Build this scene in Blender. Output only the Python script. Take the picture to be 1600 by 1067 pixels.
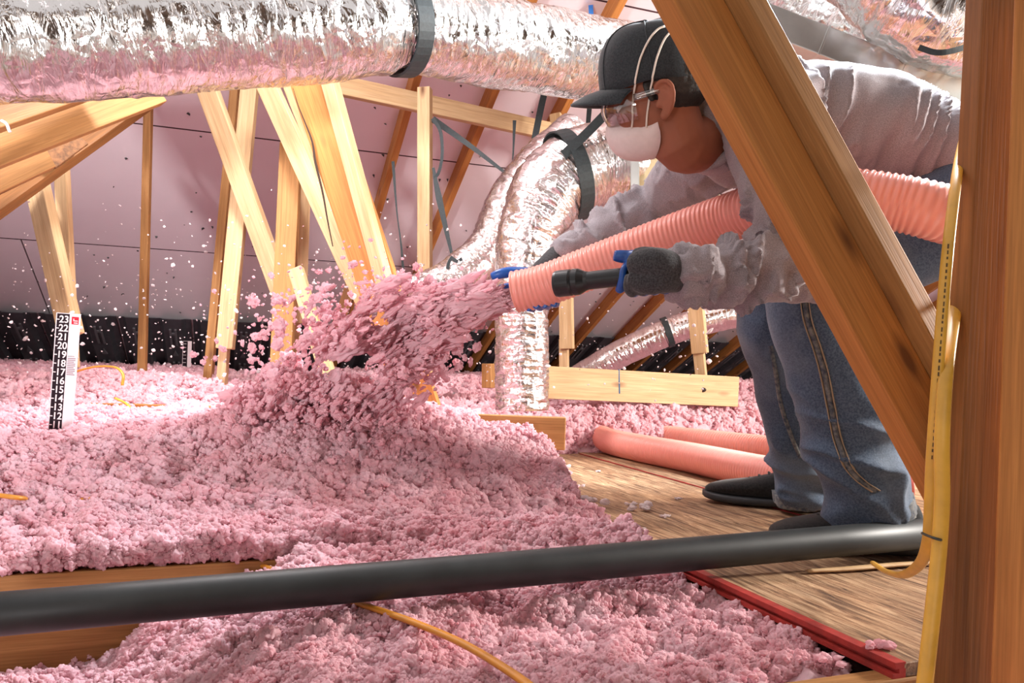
import bpy, bmesh, math, random
import numpy as np
from mathutils import Vector, Matrix
from mathutils.bvhtree import BVHTree

scene = bpy.context.scene
for o in list(bpy.data.objects):
    bpy.data.objects.remove(o)
random.seed(7)
rng = np.random.default_rng(11)
COL = scene.collection

# ------------------------------------------------------------------ camera
F = 1200.0                       # focal length in photo pixels (1600 wide)
CAMZ = 0.38
ROLL = math.radians(1.6)
PX, PY = 800.0, 570.0            # point of the photo on the optical axis
cam_data = bpy.data.cameras.new('camera')
cam_data.sensor_width = 36.0
cam_data.lens = F / 1600 * 36.0
cam_data.shift_y = (PY - 533.5) / 1600
cam_data.clip_start = 0.05
cam = bpy.data.objects.new('camera', cam_data)
cam.location = (0, 0, CAMZ)
cam.rotation_euler = (math.radians(90), -ROLL, 0)
COL.objects.link(cam)
scene.camera = cam

# ------------------------------------------------------------------ light
world = bpy.data.worlds.new('attic_ambient')
scene.world = world
world.use_nodes = True
bg = world.node_tree.nodes['Background']
bg.inputs[0].default_value = (1.0, 0.93, 0.92, 1)
bg.inputs[1].default_value = 0.7

def area_light(name, loc, target, size, power, color, spread=180):
    d = bpy.data.lights.new(name, 'AREA')
    d.shape = 'DISK'
    d.size = size
    d.energy = power
    d.color = color
    d.spread = math.radians(spread)
    o = bpy.data.objects.new(name, d)
    o.location = loc
    o.rotation_euler = (Vector(target) - Vector(loc)).to_track_quat('-Z', 'Y').to_euler()
    COL.objects.link(o)
    return o

# photographer's strobe, high on the right, and a cooler one above the man's back
area_light('key_strobe', (3.3, 1.7, 1.35), (-0.8, 3.6, 0.9), 0.6, 185, (1.0, 0.94, 0.87))
area_light('back_strobe', (1.5, 2.55, 2.3), (0.8, 1.75, 0.8), 0.35, 95, (0.86, 0.94, 1.0), 110)
area_light('ridge_strobe', (-0.9, 2.4, 2.35), (-0.8, 3.0, 0.0), 0.5, 40, (1.0, 0.96, 0.96), 115)
area_light('roof_fill', (-1.7, -2.4, 0.30), (-1.3, 4.0, 2.15), 0.5, 34, (1.0, 0.95, 0.96), 50)  # added fill lamp, aimed up to brighten the roof sheets
area_light('front_fill', (-0.6, -1.2, 1.6), (-0.2, 1.6, 0.0), 1.2, 7, (1.0, 0.88, 0.8))

scene.view_settings.view_transform = 'Standard'
scene.view_settings.look = 'None'
scene.view_settings.exposure = 0.32
scene.view_settings.gamma = 1.0
scene.view_settings.use_curve_mapping = False

# ------------------------------------------------------------------ pixel helpers
CR, SR = math.cos(ROLL), math.sin(ROLL)

def ray(x, y):
    u, v = x - PX, y - PY
    return Vector(((u * CR + v * SR) / F, 1.0, -(-u * SR + v * CR) / F))

def P(x, y, Y):
    """world point seen at photo pixel (x, y) at depth Y"""
    r = ray(x, y)
    return Vector((r.x * Y, Y, CAMZ + r.z * Y))

def PZ(x, y, z):
    r = ray(x, y)
    return P(x, y, (z - CAMZ) / r.z)

YAW = math.radians(20)
D = Vector((math.cos(YAW), math.sin(YAW), 0))      # along the eave and the joists
N = Vector((-math.sin(YAW), math.cos(YAW), 0))     # across the joists, away from the camera
ROOF_K, ROOF_Z0, ROOF_T0 = 0.488, 1.784, 3.886

def ST(s, t, z=0.0):
    return Vector((D.x * s + N.x * t, D.y * s + N.y * t, z))

def roof_z(t):
    return ROOF_Z0 - ROOF_K * (t - ROOF_T0)

def PR(x, y, drop=0.0):
    """point of the roof underside seen at pixel"""
    r = ray(x, y)
    k = r.x * N.x + r.y * N.y
    Y = (ROOF_Z0 + ROOF_K * ROOF_T0 - drop - CAMZ) / (r.z + ROOF_K * k)
    return P(x, y, Y)

def st_of(p):
    return p.x * D.x + p.y * D.y, p.x * N.x + p.y * N.y

# ------------------------------------------------------------------ noise (numpy)
def _hash(ix, iy, iz, seed):
    h = (ix.astype(np.int64) * 374761393 + iy.astype(np.int64) * 668265263 + iz.astype(np.int64) * 2147483647 + seed * 974634777) & 0xFFFFFFFF
    h = ((h ^ (h >> 13)) * 1274126177) & 0xFFFFFFFF
    h = (h ^ (h >> 16)) & 0xFFFFFFFF
    return h / 4294967295.0

def vnoise(p, seed=0):
    """value noise in 0..1 at points p (n,3)"""
    p = np.asarray(p, float)
    i = np.floor(p)
    f = p - i
    f = f * f * (3 - 2 * f)
    i = i.astype(np.int64)
    out = 0
    for dx in (0, 1):
        for dy in (0, 1):
            for dz in (0, 1):
                w = (f[:, 0] if dx else 1 - f[:, 0]) * (f[:, 1] if dy else 1 - f[:, 1]) * (f[:, 2] if dz else 1 - f[:, 2])
                out = out + w * _hash(i[:, 0] + dx, i[:, 1] + dy, i[:, 2] + dz, seed)
    return out

def fbm(p, octaves=3, seed=0):
    p = np.asarray(p, float)
    a, s, tot = 1.0, 0.0, 0.0
    for k in range(octaves):
        s = s + a * vnoise(p * (2.03 ** k), seed + k)
        tot += a
        a *= 0.5
    return s / tot

def sstep(a, b, x):
    t = np.clip((x - a) / (b - a), 0, 1)
    return t * t * (3 - 2 * t)

# ------------------------------------------------------------------ objects
def tag(o, label=None, cat=None, group=None, kind=None):
    if label: o['label'] = label
    if cat: o['category'] = cat
    if group: o['group'] = group
    if kind: o['kind'] = kind
    return o

def empty(name, loc, label=None, cat=None, group=None, kind=None):
    o = bpy.data.objects.new(name, None)
    o.location = loc
    o.empty_display_size = 0.05
    COL.objects.link(o)
    return tag(o, label, cat, group, kind)

def adopt(child, parent):
    child.parent = parent
    child.matrix_parent_inverse = Matrix.LocRotScale(parent.location, parent.rotation_euler, None).inverted()
    return child

def make_mesh(name, verts, faces, smooth=False):
    me = bpy.data.meshes.new(name)
    verts = np.asarray(verts, dtype=np.float32).reshape(-1, 3)
    if isinstance(faces, np.ndarray):
        n, k = faces.shape
        me.vertices.add(len(verts))
        me.vertices.foreach_set('co', verts.ravel())
        me.loops.add(n * k)
        me.loops.foreach_set('vertex_index', faces.astype(np.int32).ravel())
        me.polygons.add(n)
        me.polygons.foreach_set('loop_start', np.arange(0, n * k, k, dtype=np.int32))
        me.update(calc_edges=True)
        me.validate()
    else:
        me.from_pydata(verts.tolist(), [], [list(f) for f in faces])
        me.update()
    if smooth and len(me.polygons):
        me.polygons.foreach_set('use_smooth', np.ones(len(me.polygons), dtype=bool))
    return me

def mobj(name, verts, faces, mat, parent=None, smooth=False):
    me = make_mesh(name, verts, faces, smooth)
    o = bpy.data.objects.new(name, me)
    if mat is not None:
        for m in (mat if isinstance(mat, (list, tuple)) else [mat]):
            me.materials.append(m)
    COL.objects.link(o)
    if parent is not None:
        adopt(o, parent)
    return o

def bm_obj(name, bm, mat, parent=None, smooth=False):
    me = bpy.data.meshes.new(name)
    bm.to_mesh(me)
    bm.free()
    if smooth:
        me.polygons.foreach_set('use_smooth', np.ones(len(me.polygons), dtype=bool))
    o = bpy.data.objects.new(name, me)
    me.materials.append(mat)
    COL.objects.link(o)
    if parent is not None:
        adopt(o, parent)
    return o

def bm_box(bm, center, size, mat=None):
    r = bmesh.ops.create_cube(bm, size=1.0)
    m = Matrix.Translation(center) @ (mat.to_4x4() if mat is not None else Matrix.Identity(4)) @ Matrix.Diagonal((*size, 1))
    bmesh.ops.transform(bm, matrix=m, verts=r['verts'])
    return r['verts']

def frame_mat(axis, hint):
    """columns: axis (x), hint made perpendicular (y), third (z)"""
    a = Vector(axis).normalized()
    h = Vector(hint)
    h = (h - a * h.dot(a)).normalized()
    c = a.cross(h)
    return Matrix((a, h, c)).transposed()

def board(name, p0, p1, w, t, mat, wide=None, rot=0.0, bevel=0.003, label=None, cat=None, group=None, parent=None, kind=None, shift=(0, 0), cut0=0.0, cut1=0.0):
    """A sawn board from p0 to p1. Its wide face (width w) turns to the camera unless `wide` gives
    the direction of the width; rot turns it about its own axis (degrees)."""
    p0, p1 = Vector(p0), Vector(p1)
    ax = (p1 - p0)
    L = ax.length
    if wide is None:
        view = (p0 + p1) / 2 - Vector((0, 0, CAMZ))
        wide = view.cross(ax)
        if wide.x < 0:
            wide = -wide
    M = frame_mat(ax, wide)
    if rot:
        M = M @ Matrix.Rotation(math.radians(rot), 3, 'X')
    bm = bmesh.new()
    bm_box(bm, (0, 0, 0), (L, w, t))
    for v in bm.verts:       # skewed ends
        if v.co.x < 0: v.co.x += cut0 * v.co.y
        else: v.co.x += cut1 * v.co.y
    if bevel:
        bmesh.ops.bevel(bm, geom=list(bm.edges), offset=bevel, segments=2, affect='EDGES', profile=0.5)
    me = bpy.data.meshes.new(name)
    bm.to_mesh(me)
    bm.free()
    me.materials.append(mat)
    o = bpy.data.objects.new(name, me)
    COL.objects.link(o)
    o.matrix_world = Matrix.Translation((p0 + p1) / 2 + M @ Vector((0, shift[0], shift[1]))) @ M.to_4x4()
    if parent is not None:
        adopt(o, parent)
    return tag(o, label, cat, group, kind)

def catmull(pts, n):
    """resample points (k, m) with a Catmull-Rom spline into n samples evenly along its length"""
    pts = np.asarray([list(p) for p in pts], float)
    if len(pts) == 2:
        u = np.linspace(0, 1, n)[:, None]
        return pts[0] * (1 - u) + pts[1] * u
    ext = np.vstack([2 * pts[0] - pts[1], pts, 2 * pts[-1] - pts[-2]])
    dense = []
    for i in range(len(pts) - 1):
        a, b, c, d = ext[i:i + 4]
        u = np.linspace(0, 1, 24, endpoint=False)[:, None]
        dense.append(0.5 * (2 * b + (c - a) * u + (2 * a - 5 * b + 4 * c - d) * u ** 2 + (3 * b - a - 3 * c + d) * u ** 3))
    dense.append(pts[-1:])
    dense = np.vstack(dense)
    seg = np.linalg.norm(np.diff(dense[:, :3], axis=0), axis=1)
    cum = np.concatenate([[0], np.cumsum(seg)])
    q = np.linspace(0, cum[-1], n)
    return np.stack([np.interp(q, cum, dense[:, k]) for k in range(dense.shape[1])], axis=1)

def frames(C, up=(0, 0, 1)):
    """parallel-transport frames along centre line C (n,3): tangents, normals, binormals"""
    T = np.gradient(C, axis=0)
    T /= np.linalg.norm(T, axis=1)[:, None] + 1e-12
    up = np.asarray(up, float)
    n0 = up - T[0] * (up @ T[0])
    n0 /= np.linalg.norm(n0)
    Ns = [n0]
    for i in range(1, len(C)):
        n = Ns[-1] - T[i] * (Ns[-1] @ T[i])
        Ns.append(n / np.linalg.norm(n))
    Ns = np.array(Ns)
    return T, Ns, np.cross(T, Ns)

def tube_arrays(pts, radii, n=40, seg=16, up=(0, 0, 1), caps=True, disp=None, flat=None):
    """loft along pts with radii (scalar, per-point scalar or per-point (rn, rb)). returns verts, faces"""
    pts = [list(p) for p in pts]
    rr = radii if isinstance(radii, (list, tuple, np.ndarray)) else [radii] * len(pts)
    rr = [(r, r) if np.isscalar(r) else tuple(r) for r in rr]
    R = catmull([list(p) + list(r) for p, r in zip(pts, rr)], n)
    C, rn, rb = R[:, :3], R[:, 3], R[:, 4]
    T, Ns, Bs = frames(C, up)
    a = np.linspace(0, 2 * math.pi, seg, endpoint=False)
    ca, sa = np.cos(a), np.sin(a)
    arc = np.concatenate([[0], np.cumsum(np.linalg.norm(np.diff(C, axis=0), axis=1))])
    k = 1.0
    if disp is not None:
        A, S = np.meshgrid(a, arc)
        k = disp(S, A)          # radial offset (n, seg)
    else:
        k = np.zeros((n, seg))
    V = C[:, None, :] + Ns[:, None, :] * ((rn[:, None] + k) * ca)[:, :, None] + Bs[:, None, :] * ((rb[:, None] + k) * sa)[:, :, None]
    V = V.reshape(-1, 3)
    i = np.arange(n - 1)[:, None] * seg
    j = np.arange(seg)[None, :]
    j2 = (j + 1) % seg
    faces = np.stack([i + j, i + j2, i + seg + j2, i + seg + j], axis=-1).reshape(-1, 4).tolist()
    if caps:
        c0, c1 = len(V), len(V) + 1
        V = np.vstack([V, C[0], C[-1]])
        b = (n - 1) * seg
        faces += [[c0, (q + 1) % seg, q] for q in range(seg)]
        faces += [[c1, b + q, b + (q + 1) % seg] for q in range(seg)]
    return V, faces

def tube(name, pts, radii, mat, n=40, seg=16, up=(0, 0, 1), caps=True, disp=None, parent=None, smooth=True):
    V, Fc = tube_arrays(pts, radii, n, seg, up, caps, disp)
    o = mobj(name, V, Fc, mat, parent, smooth)
    # wrap coordinates: metres along the tube, and round it
    C = V[:n * seg].reshape(n, seg, 3)
    arc = np.concatenate([[0], np.cumsum(np.linalg.norm(np.diff(C.mean(axis=1), axis=0), axis=1))])
    a = np.linspace(0, 2 * math.pi, seg, endpoint=False)
    W = np.zeros((len(V), 3), np.float32)
    W[:n * seg, 0] = np.repeat(arc, seg)
    r0 = float(np.mean(np.linalg.norm(C[0] - C[0].mean(axis=0), axis=1)))
    W[:n * seg, 1] = np.tile(np.cos(a), n) * r0
    W[:n * seg, 2] = np.tile(np.sin(a), n) * r0
    at = o.data.attributes.new('wrap', 'FLOAT_VECTOR', 'POINT')
    at.data.foreach_set('vector', W.ravel())
    return o

def ribbon(name, pts, width, thick, mat, parent=None, side=None, n=24):
    """flat strap: pts, width direction `side` (default across the view)"""
    C = catmull([list(p) for p in pts], n)
    T = np.gradient(C, axis=0)
    T /= np.linalg.norm(T, axis=1)[:, None] + 1e-12
    if side is None:
        view = C - np.array([0, 0, CAMZ])
        S = np.cross(view, T)
    else:
        S = np.tile(np.asarray(side, float), (n, 1))
        S = S - T * np.sum(S * T, axis=1)[:, None]
    S /= np.linalg.norm(S, axis=1)[:, None] + 1e-12
    B = np.cross(T, S)
    w = np.asarray(width if not np.isscalar(width) else [width, width], float)
    w = np.interp(np.linspace(0, 1, n), np.linspace(0, 1, len(w)), w)[:, None] / 2
    h = thick / 2
    V = np.stack([C - S * w - B * h, C + S * w - B * h, C + S * w + B * h, C - S * w + B * h], axis=1).reshape(-1, 3)
    Fc = []
    for i in range(n - 1):
        for j in range(4):
            Fc.append([i * 4 + j, i * 4 + (j + 1) % 4, i * 4 + 4 + (j + 1) % 4, i * 4 + 4 + j])
    Fc += [[3, 2, 1, 0], [(n - 1) * 4 + k for k in range(4)]]
    return mobj(name, V, Fc, mat, parent)

def remeshed(name, parts, voxel, smooth_iter=6, mat=None, disp=None, parent=None, factor=0.5):
    """union of closed lofts (list of (verts, faces)) through a voxel remesh, then smoothed"""
    V, Fc, off = [], [], 0
    for v, f in parts:
        V.append(np.asarray(v))
        Fc += [[i + off for i in q] for q in f]
        off += len(v)
    me = make_mesh(name + '_src', np.vstack(V), Fc)
    bm = bmesh.new()
    bm.from_mesh(me)
    bmesh.ops.recalc_face_normals(bm, faces=bm.faces)
    bm.to_mesh(me)
    bm.free()
    o = bpy.data.objects.new(name, me)
    COL.objects.link(o)
    m = o.modifiers.new('r', 'REMESH')
    m.mode = 'VOXEL'
    m.voxel_size = voxel
    if smooth_iter:
        s = o.modifiers.new('s', 'SMOOTH')
        s.factor = factor
        s.iterations = smooth_iter
    dg = bpy.context.evaluated_depsgraph_get()
    me2 = bpy.data.meshes.new_from_object(o.evaluated_get(dg))
    o.modifiers.clear()
    o.data = me2
    bpy.data.meshes.remove(me)
    me2.name = name
    me2.polygons.foreach_set('use_smooth', np.ones(len(me2.polygons), dtype=bool))
    if mat is not None:
        me2.materials.clear()
        for q in (mat if isinstance(mat, (list, tuple)) else [mat]):
            me2.materials.append(q)
    if disp is not None:
        n = len(me2.vertices)
        co = np.empty(n * 3, np.float32)
        no = np.empty(n * 3, np.float32)
        me2.vertices.foreach_get('co', co)
        me2.vertices.foreach_get('normal', no)
        co, no = co.reshape(-1, 3).astype(float), no.reshape(-1, 3).astype(float)
        co = co + no * disp(co, no)[:, None]
        me2.vertices.foreach_set('co', co.astype(np.float32).ravel())
        me2.update()
    if parent is not None:
        adopt(o, parent)
    return o

# ------------------------------------------------------------------ materials
def new_mat(name):
    m = bpy.data.materials.new(name)
    m.use_nodes = True
    nt = m.node_tree
    b = nt.nodes['Principled BSDF']
    return m, nt, b

def N_(nt, typ, **kw):
    n = nt.nodes.new(typ)
    for k, v in kw.items():
        if k in n.inputs.keys() if hasattr(n.inputs, 'keys') else False:
            n.inputs[k].default_value = v
        else:
            setattr(n, k, v)
    return n

def mapping(nt, scale=(1, 1, 1), coord='Object', loc=(0, 0, 0)):
    tc = nt.nodes.new('ShaderNodeTexCoord')
    mp = nt.nodes.new('ShaderNodeMapping')
    mp.inputs['Scale'].default_value = scale
    mp.inputs['Location'].default_value = loc
    nt.links.new(tc.outputs[coord], mp.inputs['Vector'])
    return mp

def ramp(nt, stops):
    r = nt.nodes.new('ShaderNodeValToRGB')
    e = r.color_ramp.elements
    while len(e) < len(stops):
        e.new(0.5)
    for q, (p, c) in zip(e, stops):
        q.position = p
        q.color = (*c, 1)
    return r

def noise_node(nt, vec, scale, detail=3, rough=0.55, dist=0.0):
    n = nt.nodes.new('ShaderNodeTexNoise')
    n.inputs['Scale'].default_value = scale
    n.inputs['Detail'].default_value = detail
    n.inputs['Roughness'].default_value = rough
    n.inputs['Distortion'].default_value = dist
    if vec is not None:
        nt.links.new(vec, n.inputs['Vector'])
    return n

def bump_to(nt, b, height, strength, distance=0.01):
    bp = nt.nodes.new('ShaderNodeBump')
    bp.inputs['Strength'].default_value = strength
    bp.inputs['Distance'].default_value = distance
    nt.links.new(height, bp.inputs['Height'])
    nt.links.new(bp.outputs['Normal'], b.inputs['Normal'])
    return bp

def mix_rgb(nt, fac, a, b, mode='MIX'):
    m = nt.nodes.new('ShaderNodeMix')
    m.data_type = 'RGBA'
    m.blend_type = mode
    for inp, val in ((m.inputs[0], fac), (m.inputs[6], a), (m.inputs[7], b)):
        if hasattr(val, 'is_linked') or hasattr(val, 'links'):
            nt.links.new(val, inp)
        else:
            inp.default_value = (*val, 1) if isinstance(val, tuple) and len(val) == 3 else val
    return m.outputs[2]

def wood(name, dark, light, knot=(0.16, 0.06, 0.02), rough=0.6, grain=1.0):
    m, nt, b = new_mat(name)
    oi = nt.nodes.new('ShaderNodeObjectInfo')
    tc = nt.nodes.new('ShaderNodeTexCoord')
    add = nt.nodes.new('ShaderNodeVectorMath'); add.operation = 'MULTIPLY_ADD'
    add.inputs[1].default_value = (1, 1, 1)
    comb = nt.nodes.new('ShaderNodeCombineXYZ')
    mul = nt.nodes.new('ShaderNodeMath'); mul.operation = 'MULTIPLY'; mul.inputs[1].default_value = 37.0
    nt.links.new(oi.outputs['Random'], mul.inputs[0])
    for k in range(3):
        nt.links.new(mul.outputs[0], comb.inputs[k])
    nt.links.new(tc.outputs['Object'], add.inputs[0])
    nt.links.new(comb.outputs[0], add.inputs[2])
    mp = nt.nodes.new('ShaderNodeMapping')
    mp.inputs['Scale'].default_value = (1.2, 22, 22)
    nt.links.new(add.outputs[0], mp.inputs['Vector'])
    n1 = noise_node(nt, mp.outputs[0], 2.0, 4, 0.6, 0.6)
    mp2 = nt.nodes.new('ShaderNodeMapping')
    mp2.inputs['Scale'].default_value = (4, 150, 150)
    nt.links.new(add.outputs[0], mp2.inputs['Vector'])
    n2 = noise_node(nt, mp2.outputs[0], 2.0, 2, 0.5)
    r = ramp(nt, [(0.25, dark), (0.5, tuple((d + l) / 2 for d, l in zip(dark, light))), (0.72, light)])
    nt.links.new(n1.outputs['Fac'], r.inputs[0])
    c1 = mix_rgb(nt, 0.35 * grain, r.outputs[0], n2.outputs['Fac'], 'OVERLAY')
    # knots: sparse stretched cells
    mp3 = nt.nodes.new('ShaderNodeMapping')
    mp3.inputs['Scale'].default_value = (3.2, 9, 9)
    nt.links.new(add.outputs[0], mp3.inputs['Vector'])
    vo = nt.nodes.new('ShaderNodeTexVoronoi')
    vo.inputs['Scale'].default_value = 1.0
    nt.links.new(mp3.outputs[0], vo.inputs['Vector'])
    kr = ramp(nt, [(0.06, (1, 1, 1)), (0.10, (0.55, 0.55, 0.55)), (0.17, (0, 0, 0))])
    nt.links.new(vo.outputs['Distance'], kr.inputs[0])
    c2 = mix_rgb(nt, kr.outputs[0], c1, knot)
    # dull weathering
    n3 = noise_node(nt, add.outputs[0], 3.0, 3)
    c3 = mix_rgb(nt, 0.22, c2, n3.outputs['Fac'], 'SOFT_LIGHT')
    nt.links.new(c3, b.inputs['Base Color'])
    b.inputs['Roughness'].default_value = rough
    b.inputs['Specular IOR Level'].default_value = 0.3
    bump_to(nt, b, n2.outputs['Fac'], 0.25, 0.002)
    return m

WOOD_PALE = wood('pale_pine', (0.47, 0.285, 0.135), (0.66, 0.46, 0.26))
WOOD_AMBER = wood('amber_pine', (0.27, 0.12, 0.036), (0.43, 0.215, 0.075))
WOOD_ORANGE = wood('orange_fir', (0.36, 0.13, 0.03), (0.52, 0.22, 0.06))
WOOD_SHADED = wood('shaded_fir', (0.15, 0.058, 0.016), (0.26, 0.11, 0.034))  # brown fir darkened so its colour carries shade

def simple(name, color, rough=0.5, metal=0.0, noise_amt=0.0, noise_scale=30, bump=0.0, spec=0.5):
    m, nt, b = new_mat(name)
    b.inputs['Roughness'].default_value = rough
    b.inputs['Metallic'].default_value = metal
    b.inputs['Specular IOR Level'].default_value = spec
    if noise_amt or bump:
        mp = mapping(nt)
        n = noise_node(nt, mp.outputs[0], noise_scale, 4)
        r = ramp(nt, [(0.3, tuple(c * (1 - noise_amt) for c in color)), (0.7, tuple(min(1, c * (1 + noise_amt)) for c in color))])
        nt.links.new(n.outputs['Fac'], r.inputs[0])
        nt.links.new(r.outputs[0], b.inputs['Base Color'])
        if bump:
            bump_to(nt, b, n.outputs['Fac'], bump, 0.004)
    else:
        b.inputs['Base Color'].default_value = (*color, 1)
    return m

def foil(name, tint=(0.86, 0.85, 0.84), along=38.0, round_=9.0, strength=0.9):
    m, nt, b = new_mat(name)
    at = nt.nodes.new('ShaderNodeAttribute')
    at.attribute_name = 'wrap'
    mp = nt.nodes.new('ShaderNodeMapping')
    mp.inputs['Scale'].default_value = (along, round_, round_)
    mp.inputs['Rotation'].default_value = (0, 0, 0.25)
    nt.links.new(at.outputs['Vector'], mp.inputs['Vector'])
    n1 = noise_node(nt, mp.outputs[0], 1.0, 4, 0.6, 0.8)
    mp2 = nt.nodes.new('ShaderNodeMapping')
    mp2.inputs['Scale'].default_value = (26, 20, 20)
    nt.links.new(at.outputs['Vector'], mp2.inputs['Vector'])
    wv = noise_node(nt, at.outputs['Vector'], 12, 2)
    wm = nt.nodes.new('ShaderNodeVectorMath'); wm.operation = 'MULTIPLY_ADD'
    wm.inputs[1].default_value = (0.9, 0.9, 0.9)
    nt.links.new(wv.outputs['Color'], wm.inputs[0]); nt.links.new(mp2.outputs[0], wm.inputs[2])
    vo = nt.nodes.new('ShaderNodeTexVoronoi')
    vo.feature = 'DISTANCE_TO_EDGE'
    vo.inputs['Scale'].default_value = 1.0
    nt.links.new(wm.outputs[0], vo.inputs['Vector'])
    ad = nt.nodes.new('ShaderNodeMath'); ad.operation = 'MULTIPLY_ADD'
    ad.inputs[1].default_value = 0.55
    nt.links.new(vo.outputs['Distance'], ad.inputs[0]); nt.links.new(n1.outputs['Fac'], ad.inputs[2])
    b.inputs['Base Color'].default_value = (*tint, 1)
    b.inputs['Metallic'].default_value = 1.0
    b.inputs['Roughness'].default_value = 0.17
    bump_to(nt, b, ad.outputs[0], strength, 0.012)
    return m

FOIL = foil('crinkled_foil', (0.74, 0.73, 0.72))
FOIL_FINE = foil('wrinkled_foil', (0.78, 0.74, 0.73), 55, 7, 0.8)

def panel_mat():
    m, nt, b = new_mat('radiant_barrier_sheathing')
    mp = mapping(nt, (1, 1, 1))
    n1 = noise_node(nt, mp.outputs[0], 1.6, 3)
    r = ramp(nt, [(0.3, (0.84, 0.75, 0.79)), (0.7, (0.90, 0.83, 0.86))])
    nt.links.new(n1.outputs['Fac'], r.inputs[0])
    nt.links.new(r.outputs[0], b.inputs['Base Color'])
    b.inputs['Metallic'].default_value = 0.4
    b.inputs['Roughness'].default_value = 0.4
    mp2 = mapping(nt, (3, 60, 60))
    n2 = noise_node(nt, mp2.outputs[0], 1.0, 3)
    bump_to(nt, b, n2.outputs['Fac'], 0.12, 0.004)
    return m
PANEL = panel_mat()

def plywood_mat():
    m, nt, b = new_mat('rough_plywood')
    mp = mapping(nt, (5.0, 60, 40))
    n1 = noise_node(nt, mp.outputs[0], 1.0, 8, 0.72, 1.4)
    r = ramp(nt, [(0.34, (0.055, 0.025, 0.012)), (0.44, (0.20, 0.10, 0.047)), (0.53, (0.36, 0.21, 0.11)), (0.62, (0.50, 0.33, 0.19)), (0.74, (0.60, 0.43, 0.27))])
    nt.links.new(n1.outputs['Fac'], r.inputs[0])
    mp2 = mapping(nt, (2, 7, 1))
    n2 = noise_node(nt, mp2.outputs[0], 2.2, 4, 0.6, 0.8)
    c = mix_rgb(nt, 0.75, r.outputs[0], n2.outputs['Fac'], 'OVERLAY')
    nt.links.new(c, b.inputs['Base Color'])
    b.inputs['Roughness'].default_value = 0.7
    bump_to(nt, b, n1.outputs['Fac'], 0.6, 0.005)
    return m
PLY = plywood_mat()
RED_EDGE = simple('red_edge_paint', (0.33, 0.025, 0.018), 0.6, 0, 0.3, 40, 0.2)
BLACK_PLASTIC = simple('black_plastic', (0.018, 0.02, 0.024), 0.38, 0, 0.2, 20)
BAFFLE = simple('black_vent_plastic', (0.048, 0.048, 0.056), 0.42, 0, 0.25, 15)
WEB = simple('black_webbing', (0.014, 0.02, 0.022), 0.6, 0, 0.3, 120, 0.1)
CABLE = simple('yellow_cable_sheath', (0.66, 0.36, 0.045), 0.35, 0, 0.12, 30)
CABLE_ORANGE = simple('orange_cable_sheath', (0.60, 0.24, 0.025), 0.38, 0, 0.15, 30)
SHEET_METAL = simple('galvanised_sheet', (0.62, 0.64, 0.62), 0.34, 0.9, 0.10, 9)
DRYWALL = simple('drywall_back', (0.45, 0.40, 0.36), 0.9, 0, 0.1, 8)

def hose_mat():
    m, nt, b = new_mat('pink_hose_plastic')
    b.inputs['Base Color'].default_value = (0.86, 0.33, 0.27, 1)
    b.inputs['Roughness'].default_value = 0.32
    b.inputs['Subsurface Weight'].default_value = 0.25
    b.inputs['Subsurface Radius'].default_value = (0.02, 0.008, 0.006)
    b.inputs['Subsurface Scale'].default_value = 0.5
    return m
HOSE = hose_mat()

def fluff_mat(name, c0, c1, scale=9.0):
    m, nt, b = new_mat(name)
    geo = nt.nodes.new('ShaderNodeNewGeometry')
    n1 = noise_node(nt, geo.outputs['Position'], scale, 4, 0.6)
    r = ramp(nt, [(0.34, c0), (0.64, c1)])
    nt.links.new(n1.outputs['Fac'], r.inputs[0])
    dif = nt.nodes.new('ShaderNodeBsdfDiffuse')
    tra = nt.nodes.new('ShaderNodeBsdfTranslucent')
    mx = nt.nodes.new('ShaderNodeMixShader')
    mx.inputs[0].default_value = 0.48
    n2 = noise_node(nt, geo.outputs['Position'], 420, 2, 0.6)
    bp = nt.nodes.new('ShaderNodeBump')
    bp.inputs['Strength'].default_value = 0.5
    bp.inputs['Distance'].default_value = 0.002
    nt.links.new(n2.outputs['Fac'], bp.inputs['Height'])
    nt.links.new(bp.outputs['Normal'], dif.inputs['Normal'])
    nt.links.new(r.outputs[0], dif.inputs[0]); nt.links.new(r.outputs[0], tra.inputs[0])
    nt.links.new(dif.outputs[0], mx.inputs[1]); nt.links.new(tra.outputs[0], mx.inputs[2])
    nt.links.new(mx.outputs[0], nt.nodes['Material Output'].inputs['Surface'])
    nt.nodes.remove(b)
    return m
FLUFF = fluff_mat('pink_fibreglass', (0.905, 0.545, 0.595), (0.955, 0.70, 0.755))
FLUFF_AIR = fluff_mat('pink_fibreglass_loose', (0.905, 0.54, 0.59), (0.955, 0.69, 0.745))
FLUFF_WHITE = fluff_mat('pale_fibreglass', (0.80, 0.68, 0.68), (0.88, 0.80, 0.80))
# ================================================================== SETTING
# attic floor (back of the ceiling drywall), far below the insulation
floor = mobj('floor', [ST(-6, -5.2, -0.21), ST(6.5, -5.2, -0.21), ST(6.5, 8.2, -0.21), ST(-6, 8.2, -0.21),
                       ST(-6, -5.2, -0.225), ST(6.5, -5.2, -0.225), ST(6.5, 8.2, -0.225), ST(-6, 8.2, -0.225)],
             [[0, 1, 2, 3], [7, 6, 5, 4], [0, 4, 5, 1], [1, 5, 6, 2], [2, 6, 7, 3], [3, 7, 4, 0]], DRYWALL)
tag(floor, 'back of the ceiling drywall under the insulation', None, None, 'structure')

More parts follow.
